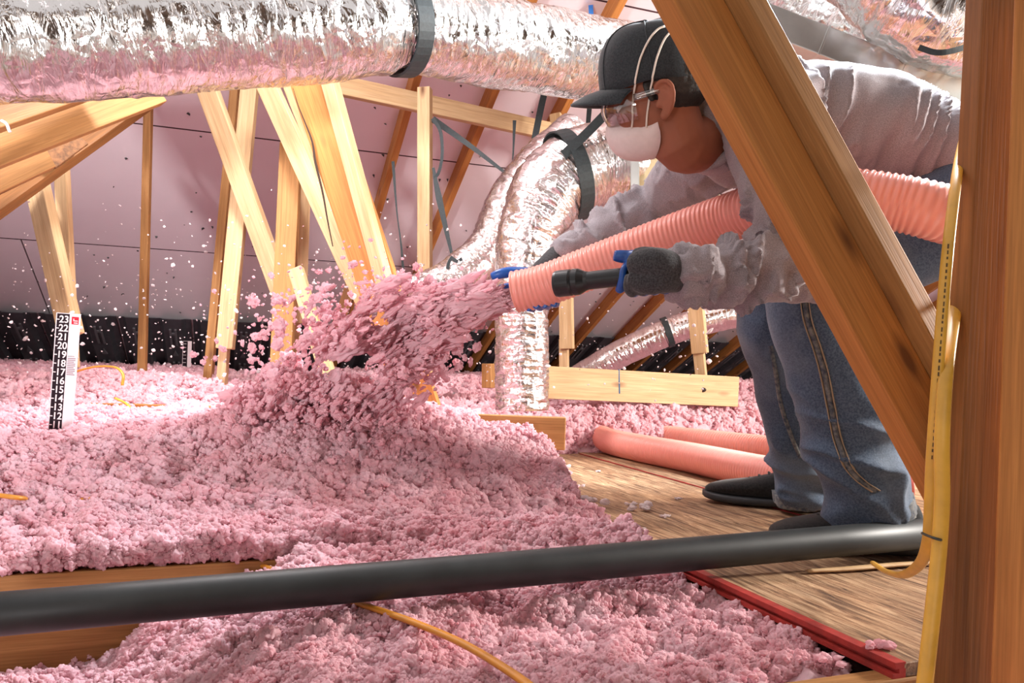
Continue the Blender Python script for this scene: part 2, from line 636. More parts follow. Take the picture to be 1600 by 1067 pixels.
# roof underside: radiant-barrier sheets with dark joints
ceiling = empty('ceiling', ST(0, 4.4, 0), 'sloping roof underside lined with pinkish radiant barrier sheets', None, None, 'structure')
TS = [1.05, 2.15, 3.25, 4.35, 5.38, 6.48, 7.55]
GAP = 0.008
DARK_GAP = simple('dark_roof_felt', (0.05, 0.02, 0.025), 0.9)
def roof_slab(name, s0, s1, t0, t1, up0, up1, mat, parent):
    V = []
    for h in (up0, up1):
        for s, t in ((s0, t0), (s1, t0), (s1, t1), (s0, t1)):
            V.append(ST(s, t, roof_z(t) + h))
    return mobj(name, V, [[3, 2, 1, 0], [4, 5, 6, 7], [0, 1, 5, 4], [1, 2, 6, 5], [2, 3, 7, 6], [3, 0, 4, 7]], mat, parent)
roof_slab('roof_felt', -6, 6.5, 2.15, 7.6, 0.014, 0.03, DARK_GAP, ceiling)
for k in range(1, len(TS) - 1):
    off = (k % 2) * 1.22
    s = -6.1 + off - 2.44
    while s < 6.4:
        a, b_ = max(s, -6.0), min(s + 2.44, 6.5)
        if b_ - a > 0.2:
            roof_slab('sheathing_panel', a + GAP / 2, b_ - GAP / 2, TS[k] + GAP / 2, TS[k + 1] - GAP / 2, 0.0, 0.012, PANEL, ceiling)
        s += 2.44
for k in range(2, len(TS) - 1):
    roof_slab('joint_strip', -6, 6.5, TS[k] - GAP / 2, TS[k] + GAP / 2, -0.0006, 0.012, DARK_GAP, ceiling)
# the other slope of the roof, behind the camera
REAR = simple('bare_roof_boards', (0.16, 0.085, 0.04), 0.8, 0, 0.35, 3)
V = [ST(-6, -0.9, 3.1), ST(6.5, -0.9, 3.1), ST(6.5, -5.2, 1.0), ST(-6, -5.2, 1.0), ST(-6, -5.2, -0.21), ST(6.5, -5.2, -0.21)]
V = V + [v + Vector((0, 0, 0.03)) + (N * -0.03) for v in V]
rear = mobj('wall_rear', V, [[0, 1, 2, 3], [3, 2, 5, 4], [9, 8, 7, 6], [10, 11, 8, 9], [0, 6, 7, 1], [4, 5, 11, 10], [0, 3, 9, 6], [3, 4, 10, 9], [1, 7, 8, 2], [2, 8, 11, 5]], REAR)
tag(rear, 'bare brown boards of the opposite roof slope behind the viewer', None, None, 'structure')
# nail tips and dark specks on the sheets
V, Fc = [], []
NAIL = simple('nail_steel', (0.05, 0.045, 0.045), 0.5, 0.4)
for k in range(520):
    s, t = rng.uniform(-4.2, 4.5), rng.uniform(2.9, 6.4)
    p = ST(s, t, roof_z(t))
    r = rng.uniform(0.004, 0.010)
    L = rng.uniform(0.006, 0.022)
    q = Vector((rng.normal() * .4, -0.4 + rng.normal() * .3, -1)).normalized() * L
    o = len(V)
    a = rng.uniform(0, 6.28)
    st = rng.uniform(0.3, 1.0)
    for j in range(4):
        w = D * (math.cos(a + j * 1.57) * r) + Vector((N.x, N.y, -ROOF_K)) * (math.sin(a + j * 1.57) * r * st)
        V.append(p + w)
    V.append(p + q)
    Fc += [[o, o + 1, o + 4], [o + 1, o + 2, o + 4], [o + 2, o + 3, o + 4], [o + 3, o, o + 4]]
tips = mobj('nail_tips', V, Fc, NAIL, ceiling)
tips['kind'] = 'stuff'

# rafters under the sheets, 16 inches apart
s_r, t_r = st_of(PR(757, 157))
for k in range(-1, 13):
    s = s_r + 0.406 * k
    t0, t1 = 2.3, 6.95
    dz = 0.052
    p0, p1 = ST(s, t1, roof_z(t1) - dz), ST(s, t0, roof_z(t0) - dz)
    board('rafter', p0, p1, 0.10, 0.038, WOOD_ORANGE, wide=(0, 0, 1), label='orange fir rafter sloping up under the pink roof sheets', cat='rafter', group='rafters under the roof sheets')

# ------------------------------------------------------------------ vent baffles at the eave
def baffle_mesh():
    """two-channel attic vent baffle, local: x along the eave (0.49 wide), y down the slope, z below the roof"""
    W, L = 0.486, 1.36
    xs, zs, top = [], [], []
    prof = [(0, 0.012, 0.0), (0.03, 0.012, 0.0), (0.055, 0.05, 0.06), (0.18, 0.05, 0.06), (0.205, 0.012, 0.0), (0.2435, 0.012, 0.0)]
    for h in (0, 0.2435):
        for x, z, e in prof[(1 if h else 0):]:
            xs.append(x + h); zs.append(z); top.append(e)
    n = len(xs)
    V, Fc = [], []
    for th in (0.0, 0.004):
        for y in (0.0, 1.0):
            for x, z, e in zip(xs, zs, top):
                V.append((x, L if y else 0.07 - e, -(z + th)))
    for i in range(n - 1):
        Fc.append([i, i + 1, n + i + 1, n + i])
        Fc.append([2 * n + i, 3 * n + i, 3 * n + i + 1, 2 * n + i + 1])
        Fc.append([i, 2 * n + i, 2 * n + i + 1, i + 1])
        Fc.append([n + i, n + i + 1, 3 * n + i + 1, 3 * n + i])
    return V, Fc
me_b = make_mesh('vent_baffle', *baffle_mesh())
me_b.materials.append(BAFFLE)
def prism_mesh(name, outline, h):
    n = len(outline)
    V = [(x, y, 0.001) for x, y in outline] + [(x, y, -h) for x, y in outline]
    Fc = [list(range(n)), [n + k for k in range(n)][::-1]] + [[k, n + k, n + (k + 1) % n, (k + 1) % n] for k in range(n)]
    me = make_mesh(name, V, Fc)
    me.materials.append(RIBM)
    return me
RIBM = simple('grey_vent_rib', (0.12, 0.11, 0.12), 0.45)
def h_outline(y0, y1, yc, a=0.011, b=0.026, t=0.014):
    return [(-b, y0), (-a, y0), (-a, yc - t), (a, yc - t), (a, y0), (b, y0), (b, y1), (a, y1), (a, yc + t), (-a, yc + t), (-a, y1), (-b, y1)]
RIBS = [prism_mesh('stiffening_rib', h_outline(0.10, 0.36, 0.17), 0.009), prism_mesh('moulded_arrow', [(-0.02, 0.54), (0.02, 0.54), (0, 0.45)], 0.008), prism_mesh('stiffening_rib', h_outline(0.66, 0.86, 0.73), 0.009)]
t_b = st_of(PR(250, 487))[1]
slope = math.atan(ROOF_K)
Mb = Matrix((D, Vector((N.x * math.cos(slope), N.y * math.cos(slope), -math.sin(slope))), Vector((N.x * math.sin(slope), N.y * math.sin(slope), math.cos(slope))))).transposed()
s0 = st_of(PR(5, 478))[0] - 0.30
BAF = {90: 'behind the tall depth ruler', 225: 'behind the slim lone amber post', 290: 'behind the small distant depth ruler', 345: 'behind the spliced pale post',
       440: 'behind the thick amber post', 725: 'beside the upright foil duct', 1010: 'under the slim straight foil duct'}
me_n = me_b.copy()
me_n.transform(Matrix.Diagonal((0.352 / 0.486, 1, 1, 1)))
spots, s = [], s0
s_first = s_r - 0.406
while s + 0.49 < s_first - 0.02:              # open roof on the left: full-width baffles
    spots.append((s, me_b, 1.0)); s += 0.5
spots += [(s_first + 0.406 * k + 0.027, me_n, 0.352 / 0.486) for k in range(13)]   # fitted between the rafters
for s, me_k, kx in spots:
    o = bpy.data.objects.new('vent_baffle', me_k)
    COL.objects.link(o)
    o.matrix_world = Matrix.Translation(ST(s, t_b, roof_z(t_b))) @ Mb.to_4x4()
    c_ = ST(s + 0.245 * kx, t_b + 0.45, roof_z(t_b + 0.45))
    r_ = c_ - Vector((0, 0, CAMZ))
    px_ = PX + F * r_.x / r_.y
    near_ = min(BAF, key=lambda q: abs(q - px_)) if BAF else None
    where = 'along the eave' if near_ is None or abs(near_ - px_) > 45 else BAF.pop(near_)
    tag(o, 'black plastic vent baffle with raised channels ' + where, 'vent baffle', 'vent baffles along the eave')
    for c in (0.1175, 0.361):
        for me_ in RIBS:
            r = bpy.data.objects.new(me_.name.split('.')[0], me_)
            COL.objects.link(r)
            r.matrix_world = Matrix.Translation(ST(s, t_b, roof_z(t_b)) + Mb @ Vector((c * kx, 0.06, -0.0545))) @ Mb.to_4x4()
            adopt(r, o)

# ================================================================== FLOOR FRAMING
JT = 1.585                                   # joist line seen on the left behind the black pipe
def joist(s0, s1, t, top, h, label, mat=WOOD_SHADED, th=0.038):
    z = top - h / 2
    return board('ceiling_joist', ST(s0, t, z), ST(s1, t, z), h, th, mat, wide=(0, 0, 1), label=label, cat='joist')
joist(-2.6, 3.0, JT + 0.019, -0.02, 0.185, 'brown ceiling joist behind the black pipe, half buried in insulation', WOOD_AMBER)
joist(-1.2, 3.0, 0.79, -0.02, 0.185, 'pale ceiling joist under the front end of the red-edged plywood', WOOD_AMBER)
joist(-2.6, 3.0, 2.36, -0.02, 0.185, 'ceiling joist buried under the pink insulation and plywood')
a, b_ = P(-420, 613, 2.83), P(425, 637, 2.80)
board('wooden_brace', a + Vector((0, 0, -0.055)), b_ + Vector((0, 0, -0.055)), 0.11, 0.038, WOOD_ORANGE, wide=(0, 0, 1),
      label='orange wooden brace lying in insulation behind the large depth ruler', cat='brace')
a, b_ = P(640, 643, 2.62), P(884, 652, 2.60)
board('wooden_brace', a + Vector((0, 0, -0.055)), b_ + Vector((0, 0, -0.055)), 0.11, 0.038, WOOD_AMBER, wide=(0, 0, 1),
      label='short brown brace in insulation before the upright foil duct', cat='brace')
# pale 2x6 beside the foil drop
a, b_ = P(850, 597, 3.55), P(1151, 612, 3.85)
pale = board('header_board', a, b_, 0.15, 0.038, WOOD_PALE, wide=(0, 0, 1), label='pale pine board on edge with blue pencil mark behind the floor hose', cat='board')
BLUE = simple('blue_marker', (0.03, 0.13, 0.28), 0.7)
mk = board('pencil_mark', P(967, 577, 3.640), P(968, 615, 3.640), 0.006, 0.002, BLUE, bevel=0)
adopt(mk, pale)
kn = tube('knot_hole', [P(1098, 609, 3.7705), P(1098, 609, 3.785)], [(0.012, 0.018), (0.012, 0.018)], simple('knot_dark', (0.03, 0.015, 0.01), 0.8), n=3, seg=10, parent=pale)
# short block left of the foil drop
board('wooden_block', P(764, 568, 3.5), P(764, 606, 3.5), 0.05, 0.05, WOOD_AMBER, rot=30, label='short amber wooden block left of the upright foil duct', cat='block')

# ------------------------------------------------------------------ plywood deck
PLY_S0, PLY_SM, PLY_S1, PLY_T0, PLY_T1 = 0.84, 1.435, 2.66, 0.775, 3.05
def ply_sheet(s0, s1, t0, t1, z0, z1, label):
    root = empty('plywood_sheet', ST((s0 + s1) / 2, (t0 + t1) / 2, z0), label, 'plywood')
    c = ST((s0 + s1) / 2, (t0 + t1) / 2, (z0 + z1) / 2)
    M = Matrix((N, -D, Vector((0, 0, 1)))).transposed()
    bm = bmesh.new()
    bm_box(bm, (0, 0, 0), (t1 - t0, s1 - s0 - 0.012, z1 - z0))
    bmesh.ops.bevel(bm, geom=list(bm.edges), offset=0.0015, segments=1, affect='EDGES')
    o = bm_obj('deck_panel', bm, PLY)
    o.matrix_world = Matrix.Translation(c) @ M.to_4x4()
    adopt(o, root)
    return root, M
root, M = ply_sheet(PLY_S0, PLY_SM, PLY_T0, PLY_T1, -0.02, 0.0, 'rough plywood sheet with red grooved edge beside the insulation')
# tongue-and-groove edge painted red: two lips with a groove between
for nm, z0, z1, proud in (('edge_lip', -0.0075, 0.0008, 0.010), ('edge_groove', -0.0135, -0.0075, 0.003), ('edge_lip', -0.020, -0.0135, 0.014)):
    bm = bmesh.new()
    bm_box(bm, (0, 0, 0), (PLY_T1 - PLY_T0, proud + 0.008, z1 - z0))
    o = bm_obj(nm, bm, RED_EDGE)
    o.matrix_world = Matrix.Translation(ST(PLY_S0 + 0.006 - proud / 2 + 0.004 - 0.004, (PLY_T0 + PLY_T1) / 2, (z0 + z1) / 2)) @ M.to_4x4()
    adopt(o, root)
root, M = ply_sheet(PLY_SM, PLY_S1, PLY_T0, PLY_T1 + 0.15, -0.02, 0.002, 'rough plywood sheet the man stands on, under both shoes')
bm = bmesh.new()
bm_box(bm, (0, 0, 0), (PLY_T1 - PLY_T0, 0.007, 0.017))
o = bm_obj('edge_lip', bm, RED_EDGE)
o.matrix_world = Matrix.Translation(ST(PLY_SM + 0.003, (PLY_T0 + PLY_T1) / 2, -0.007)) @ M.to_4x4()
adopt(o, root)

# ================================================================== TIMBER
def web(name, a, b, Ya, Yb, w, t, mat, rot, label, cat='timber', ext=0.0, **kw):
    p0, p1 = P(a[0], a[1], Ya), P(b[0], b[1], Yb)
    p0 = p0 + (p0 - p1) * ext        # carry on past the edge of the view
    return board(name, p0, p1, w, t, mat, rot=rot, label=label, cat=cat, **kw)

# upper left bundle under the foil duct
web('truss_chord', (-90, 368), (236, 140), 2.45, 3.10, 0.12, 0.045, WOOD_SHADED, -38, 'sloping chord, brown darkened for its shaded side, at the lower edge of the bundle', ext=1.2)  # shade on this chord is put into the dark wood colour
web('truss_chord', (-90, 250), (236, 134), 2.05, 2.75, 0.14, 0.038, WOOD_AMBER, -14, 'wide amber sloping chord with a dark knot under the foil duct', ext=1.2)
web('truss_chord', (-70, 207), (160, 130), 1.95, 2.45, 0.065, 0.038, WOOD_AMBER, -20, 'narrow amber chord highest of the sloping bundle, touching the foil duct', ext=1.2)
web('truss_chord', (-90, 318), (73, 244), 2.25, 2.55, 0.085, 0.038, WOOD_AMBER, -10, 'short amber chord with a square nailed end in the sloping bundle', ext=2.4, cut1=-0.25)
GUS = simple('strand_board', (0.20, 0.085, 0.03), 0.75, 0, 0.5, 60, 0.3)
board('gusset_plate', P(70, 250, 2.66), P(122, 212, 2.74), 0.085, 0.012, GUS, rot=-20, label='dark strand board gusset between the sloping chords', cat='gusset')
# white cable staple scrap
tube('cable_tie', [P(2, 188, 2.0), P(10, 193, 2.0), P(14, 203, 2.0), P(16, 206, 2.0)], 0.004, simple('white_plastic', (0.8, 0.78, 0.76), 0.5), n=12, seg=8)
tag(bpy.data.objects['cable_tie'], 'short white cable tie end on the wide amber chord', 'cable tie')

WG = 'truss webs and posts'
web('truss_web', (54, 270), (112, 524), 2.95, 2.85, 0.075, 0.05, WOOD_PALE, 38, 'pale leaning web just behind the large depth ruler')
web('truss_post', (96, 250), (112, 575), 3.15, 3.1, 0.05, 0.038, WOOD_PALE, 30, 'slim pale post half hidden behind the leaning web by the ruler')
web('truss_post', (233, 120), (222, 590), 3.75, 3.75, 0.038, 0.03, WOOD_AMBER, 25, 'slim amber post standing alone before the pink roof sheets')
web('truss_web', (310, 100), (452, 490), 3.25, 3.48, 0.089, 0.038, WOOD_PALE, 28, 'pale web leaning right, left of the double post')
web('truss_post', (392, 120), (352, 545), 3.5, 3.4, 0.075, 0.038, WOOD_PALE, 22, 'wide pale post with square cut foot spliced on a thinner stub')
web('truss_stub', (352, 530), (345, 620), 3.44, 3.42, 0.04, 0.038, WOOD_PALE, 22, 'thin stub under the square cut foot of the wide pale post')
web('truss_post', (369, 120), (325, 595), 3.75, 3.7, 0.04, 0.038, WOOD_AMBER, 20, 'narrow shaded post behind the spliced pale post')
web('truss_post', (455, 225), (438, 612), 3.35, 3.3, 0.089, 0.05, WOOD_AMBER, 12, 'thick amber post facing out, left of the insulation stream')
web('truss_post', (476, 225), (466, 505), 3.45, 3.45, 0.06, 0.038, WOOD_PALE, -20, 'added pale strip painting the lit right face of the thick amber post')  # the amber post's lit face, painted as a separate pale board
web('truss_stub', (462, 490), (458, 610), 3.48, 3.48, 0.035, 0.038, WOOD_PALE, -20, 'thin pale stub painting the lower lit face of the thick amber post')  # same lit face carried on downward in pale wood
web('truss_web', (400, 95), (592, 515), 3.2, 3.25, 0.085, 0.038, WOOD_PALE, 24, 'pale web leaning onto the cracked wide web')
web('truss_web', (437, 95), (585, 480), 3.3, 3.35, 0.05, 0.038, WOOD_PALE, 10, 'narrow pale web wedged behind the pale web by the cracked one')
cr = web('truss_web', (474, 90), (662, 655), 2.85, 2.85, 0.15, 0.045, WOOD_ORANGE, 14, 'wide orange web with long crack reaching down into the insulation')
# its crack
cp = [(458, 138), (466, 165), (476, 190), (488, 222), (492, 250), (498, 275), (505, 305), (512, 345), (520, 385)]
ck = ribbon('crack', [P(x, y, 2.815) for x, y in cp], [0.002, 0.009, 0.004], 0.006, simple('dark_crack', (0.035, 0.015, 0.008), 0.9))
adopt(ck, cr)
web('truss_web', (505, 90), (606, 460), 2.80, 2.80, 0.05, 0.05, WOOD_PALE, 30, 'added narrow pale strip painting the lit right edge of the cracked web')  # the web's lit edge, its brightness put into paler wood
web('truss_web', (462, 420), (520, 610), 3.2, 3.1, 0.06, 0.038, WOOD_PALE, 18, 'short pale web leaning right, dusted with insulation')
web('truss_web', (566, 400), (516, 545), 3.25, 3.35, 0.05, 0.038, WOOD_SHADED, 12, 'short brown web leaning left under the cracked web')
web('truss_post', (664, 138), (664, 600), 3.55, 3.55, 0.06, 0.05, WOOD_PALE, 18, 'pale upright post carrying the horizontal beam')
H0, H1 = P(500, 127, 3.5), P(935, 222, 4.2)
board('horizontal_beam', H0, H1, 0.089, 0.038, WOOD_PALE, wide=(0, 0, 1), label='pale horizontal beam running under the rafters to the foil elbow', cat='beam')
web('truss_post', (868, 178), (880, 300), 4.05, 4.05, 0.06, 0.038, WOOD_PALE, 15, 'pale post end rising above the foil elbow at the horizontal beam')
web('truss_post', (884, 440), (886, 545), 4.3, 4.3, 0.075, 0.05, WOOD_PALE, 15, 'pale post with stamped ink right of the upright foil duct')
web('truss_stub', (881, 530), (882, 600), 4.33, 4.33, 0.05, 0.04, WOOD_PALE, 15, 'thin stub under the stamped pale post by the foil duct')
web('truss_post', (1078, 380), (1094, 552), 4.0, 4.0, 0.08, 0.05, WOOD_PALE, 15, 'pale post in front of the low foil duct near the far knee')
web('truss_stub', (1091, 540), (1098, 610), 4.03, 4.03, 0.055, 0.04, WOOD_PALE, 15, 'thin stub below the pale post near the far knee')

# large double diagonal in front of the man
def diag_pt(y, dx=0.0, Y=1.08):
    x = 1107 + dx + 0.545 * (y - 100)
    return P(x, y, Y)
A0, A1 = diag_pt(-140), diag_pt(845)
axis = (A1 - A0).normalized()
view = ((A0 + A1) / 2 - Vector((0, 0, CAMZ))).normalized()
e1 = view.cross(axis).normalized()
if e1.x < 0: e1 = -e1
e2 = -view                                    # toward the camera
th = math.radians(47)
wv = e1 * math.cos(th) - e2 * math.sin(th)    # wide face runs right and away
nv = e1 * math.sin(th) + e2 * math.cos(th)    # its normal: right and toward the camera
root = empty('diagonal_truss_web', A1, 'heavy doubled diagonal timber crossing in front of the man', 'timber')
# the corner nearest the camera lies on A0-A1
board('web_timber', A0 + wv * 0.0445 - nv * 0.019, A1 + wv * 0.0445 - nv * 0.019, 0.089, 0.038, WOOD_ORANGE, wide=wv, parent=root)
o2 = wv * (0.089 + 0.019) - nv * 0.012
board('brace_timber', A0 + o2, A1 + o2, 0.038, 0.089, WOOD_AMBER, wide=wv, parent=root)

# two posts at the right
C0, C1 = P(1540, -60, 1.13), P(1483, 1130, 0.97)
axp = (C1 - C0).normalized()
vw = ((C0 + C1) / 2 - Vector((0, 0, CAMZ))).normalized()
q1 = vw.cross(axp).normalized()
if q1.x < 0: q1 = -q1
th = math.radians(40)
pw = q1 * math.cos(th) + vw * math.sin(th)
pn = q1 * math.sin(th) - vw * math.cos(th)
board('truss_post', C0 + pw * 0.0445 - pn * 0.019, C1 + pw * 0.0445 - pn * 0.019, 0.089, 0.038, WOOD_SHADED, wide=pw, label='thick post, brown darkened for shade, with cables down its edge', cat='timber')  # post stands in shade; the darkness is in its wood colour
web('truss_post', (1640, -60), (1604, 1130), 1.02, 0.93, 0.075, 0.038, WOOD_ORANGE, 0, 'light orange post with straight grain behind the cabled post')
# ================================================================== BLOWN INSULATION
def insul_height(X, Y):
    s = D.x * X + D.y * Y
    t = N.x * X + N.y * Y
    # behind the left joist: a bank rising away from the camera
    back = 0.012 + 0.150 * sstep(1.60, 2.45, t)
    back = back + (0.075 * (1 - sstep(-0.3, 0.5, s)) + 0.02) * sstep(2.95, 3.6, t)
    # mound where the stream lands
    back = back + 0.125 * np.exp(-(((X + 0.50) / 0.31) ** 2 + ((Y - 2.38) / 0.26) ** 2))
    back = back - 0.035 * np.exp(-(((X + 1.31) / 0.16) ** 2 + ((Y - 2.12) / 0.14) ** 2))
    # it thins out at the plywood
    edge = np.clip((0.86 + 0.14 * sstep(1.75, 2.3, t) - s) * 2.0 + 0.012, -0.16, 1)
    behind_ply = sstep(2.92, 3.25, t)
    rear = 0.01 + 0.15 * sstep(2.95, 3.45, t) + 0.10 * sstep(3.75, 4.1, t)
    lo = np.minimum(back, edge)
    back = lo * (1 - behind_ply) + np.where(s > 0.75, np.maximum(rear, np.minimum(back, 0.2)) , back) * behind_ply
    # joist bay in front of it
    near = -0.20 + 0.165 * sstep(-0.30, 0.18, s) + 0.055 * sstep(0.15, 0.65, s)
    front = near * sstep(1.10, 1.5, t) + (-0.19 + 0.14 * sstep(-0.42, 0.30, s)) * (1 - sstep(1.10, 1.5, t))
    front = np.where(s > 0.82, np.minimum(front, -0.03 - (s - 0.82) * 2.0), front)
    w = sstep(1.602, 1.622, t)
    z = front * (1 - w) + back * w
    # nothing above the decks
    deck = (s > 1.03) & (t > 0.7) & (t < 2.9)
    z = np.where(deck, np.minimum(z, -0.06), z)
    return np.maximum(z, -0.195)

def billow(p, seed):
    return 1 - np.abs(2 * vnoise(p, seed) - 1)

def insul_bumps(X, Y):
    z0 = np.zeros_like(X)
    p = np.stack([X, Y, z0], axis=1)
    q = p + 0.03 * np.stack([vnoise(p * 14, 71), vnoise(p * 14, 72), z0], axis=1)
    a = (fbm(p * 5.0, 2, 5) - 0.5) * 0.050
    b = (billow(q * 13, 6) - 0.5) * 0.030
    c = (billow(q * 31, 7) - 0.5) * 0.017
    d = (vnoise(q * 75, 8) - 0.5) * 0.010
    return a + b + c + d


def PI(x, y, lift=0.0):
    """point of the smoothed insulation surface seen at pixel, raised by lift"""
    r = ray(x, y)
    Y = np.linspace(0.75, 4.0, 900)
    z = CAMZ + r.z * Y
    h = insul_height(r.x * Y, Y) + lift
    k = np.argmax(z < h)
    return P(x, y, float(Y[k]))

# ================================================================== DUCTS
def crinkle(seed, amp=0.008, ring=0.004, pitch=0.035):
    def f(S, A):
        sh = S.shape
        p = np.stack([S.ravel() * 9, np.cos(A.ravel()) * 1.6, np.sin(A.ravel()) * 1.6], axis=1)
        n = fbm(p, 3, seed).reshape(sh) - 0.5
        p2 = np.stack([S.ravel() / pitch * 1.2, np.cos(A.ravel()) * 2.6, np.sin(A.ravel()) * 2.6], axis=1)
        r = np.abs(vnoise(p2, seed + 9).reshape(sh) - 0.5) * 2
        return n * 2 * amp - r * ring
    return f

def duct(name, pts, radii, label, mat=FOIL, n=220, seg=56, seed=1, amp=0.008, ring=0.005, pitch=0.035):
    root = empty(name, Vector(pts[0]), label, 'duct')
    o = tube('foil_jacket', pts, radii, mat, n=n, seg=seg, disp=crinkle(seed, amp, ring, pitch), parent=root)
    return root

def ring_band(c, axis, r, w, parent, th=0.006, name='strap_band', mat=None, squash=1.0):
    """webbing loop round a duct at c"""
    M = frame_mat(axis, (0.13, 0.2, 1))
    V, Fc = [], []
    k = 40
    for i in range(k):
        a = 2 * math.pi * i / k
        d = M @ Vector((0, math.cos(a), math.sin(a) * squash))
        for dx, rr in ((-w / 2, r), (w / 2, r), (w / 2, r + th), (-w / 2, r + th)):
            V.append(Vector(c) + M.col[0] * dx + d * rr)
    for i in range(k):
        j = (i + 1) % k
        for q in range(4):
            Fc.append([i * 4 + q, i * 4 + (q + 1) % 4, j * 4 + (q + 1) % 4, j * 4 + q])
    return mobj(name, V, Fc, mat or WEB, parent, False)

# large duct across the top
d1_pts = [P(-420, 66, 1.75), P(-150, 64, 1.85), P(120, 60, 1.98), P(400, 48, 2.18), P(560, 42, 2.32), P(625, 42, 2.40), P(760, 64, 2.58), P(900, 88, 2.78), P(1050, 108, 3.0), P(1200, 124, 3.2)]
d1_r = [0.155, 0.155, 0.155, 0.155, 0.150, 0.136, 0.148, 0.148, 0.148, 0.148]
d1 = duct('foil_duct', d1_pts, d1_r, 'large crinkled foil duct hanging across the attic with one black strap', n=520, seg=72, seed=3, amp=0.010, ring=0.008, pitch=0.05)
ax1 = P(680, 50, 2.48) - P(580, 42, 2.34)
ring_band(P(627, 42, 2.405), ax1, 0.142, 0.055, d1, 0.008)

# elbow: comes from the right behind the head, turns down
el = [P(1060, 262, 3.35), P(985, 256, 3.25), P(915, 262, 3.2), P(862, 298, 3.15), P(832, 350, 3.12), P(818, 410, 3.1), P(815, 480, 3.1), P(815, 560, 3.1), P(815, 640, 3.1)]
er = [0.17, 0.17, 0.172, 0.165, 0.135, 0.118, 0.112, 0.111, 0.111]
d2 = duct('foil_duct_elbow', el, er, 'foil duct bending down behind the man and dropping into insulation', FOIL_FINE, n=360, seg=64, seed=12, amp=0.009, ring=0.012, pitch=0.028)
ring_band(P(886, 276, 3.18), P(975, 262, 3.24) - P(862, 292, 3.15), 0.184, 0.060, d2, 0.006)
# smaller branch behind it running down to the left
br = [P(905, 210, 3.55), P(850, 262, 3.5), P(800, 318, 3.48), P(765, 385, 3.45), P(720, 428, 3.4), P(680, 447, 3.35), P(640, 458, 3.35)]
d3 = duct('foil_duct_branch', br, [0.12, 0.13, 0.115, 0.10, 0.10, 0.085, 0.08], 'smaller foil duct running down left behind the elbow toward the stream', FOIL_FINE, n=260, seg=48, seed=25, amp=0.008, ring=0.010, pitch=0.03)
# low duct at the eave behind the knee
lo = [P(880, 606, 4.65), P(925, 578, 4.6), P(985, 545, 4.55), P(1060, 513, 4.5), P(1150, 490, 4.45), P(1260, 470, 4.4)]
d4 = duct('foil_duct', lo, 0.082, 'slim straight foil duct lying low behind the far knee', FOIL_FINE, n=200, seg=40, seed=31, amp=0.004, ring=0.004)
ring_band(P(1043, 519, 4.51), P(1100, 505, 4.5) - P(1000, 538, 4.55), 0.086, 0.035, d4)

# crumpled ducts at top right
dr = [P(1120, -70, 2.9), P(1215, -10, 2.85), P(1300, 42, 2.8), P(1385, 82, 2.75), P(1450, 120, 2.75), P(1560, 190, 2.8)]
d5 = duct('foil_duct', dr, [0.14, 0.145, 0.15, 0.12, 0.10, 0.11], 'crumpled foil duct resting on the sheet metal trunk', FOIL, n=260, seg=60, seed=44, amp=0.024, ring=0.018, pitch=0.05)
dr2 = [P(1280, -110, 2.4), P(1390, -40, 2.38), P(1470, 10, 2.36), P(1570, 30, 2.36), P(1700, 20, 2.4)]
d6 = duct('foil_duct', dr2, [0.13, 0.165, 0.175, 0.175, 0.17], 'greenish reflecting foil duct above the crumpled one by the cabled post', FOIL, n=240, seg=60, seed=52, amp=0.014, ring=0.014, pitch=0.05)
for pts, lab in (([P(1414, 40, 2.56), P(1408, 62, 2.53), P(1404, 92, 2.56)], 'short black strap wrapping the crumpled foil duct'),
                 ([P(1436, 74, 2.24), P(1462, 82, 2.20), P(1490, 79, 2.19), P(1530, 66, 2.19)], 'thin black strap slung under the greenish foil duct')):
    tag(ribbon('duct_strap', pts, 0.016, 0.003, WEB, n=16), lab, 'strap')

# sheet metal trunk behind the man's back
trunk = empty('sheet_metal_trunk', P(1360, 110, 2.35), 'long galvanised sheet metal trunk duct behind the man', 'duct')
T0, T1 = P(1150, 20, 2.5), P(1570, 184, 2.5)
tb = board('trunk_body', T0, T1, 0.098, 0.08, SHEET_METAL, wide=(0, 0, 1), bevel=0.004, parent=trunk)
for f in (0.31, 0.60, 0.84):
    c = T0.lerp(T1, f)
    ax = (T1 - T0).normalized()
    board('trunk_seam', c - ax * 0.004, c + ax * 0.004, 0.101, 0.084, SHEET_METAL, wide=(0, 0, 1), bevel=0.001, parent=trunk)
# plenum box behind the head
plen = empty('plenum_box', P(1020, 300, 3.4), 'grey sheet metal plenum with tan side behind the mask', 'plenum')
board('plenum_frame', P(992, 180, 3.05), P(992, 310, 3.05), 0.035, 0.06, SHEET_METAL, parent=plen)
board('plenum_side', P(1060, 180, 3.1), P(1060, 320, 3.1), 0.32, 0.05, simple('tan_duct_board', (0.62, 0.50, 0.30), 0.6, 0.2, 0.1, 10), parent=plen)

# ------------------------------------------------------------------ straps
def strap(pts, w, label, name='hanging_strap', Y=3.6):
    o = ribbon(name, [P(x, y, Y if len(r) == 0 else r[0]) for x, y, *r in pts], w, 0.003, WEB, n=30)
    return tag(o, label, 'strap')
strap([(677, 262), (684, 300), (695, 350), (707, 402)], [0.012, 0.03, 0.022, 0.012], 'black strap hanging beside the pale upright post to the small duct', Y=3.5)
strap([(706, 402), (700, 415), (697, 445)], 0.014, 'short black strap end looping round the small foil duct', Y=3.3)
strap([(704, 402), (714, 408), (722, 404)], 0.016, 'black strap buckle tip on the small foil duct', Y=3.3)
strap([(676, 185), (688, 205), (691, 240), (686, 268), (679, 278)], [0.018, 0.014, 0.014], 'curved black strap loop by the pale upright post', Y=3.5)
strap([(676, 186), (735, 228), (800, 278)], [0.03, 0.022, 0.012], 'black strap slanting from the upright post to the thin hanger', Y=3.55)
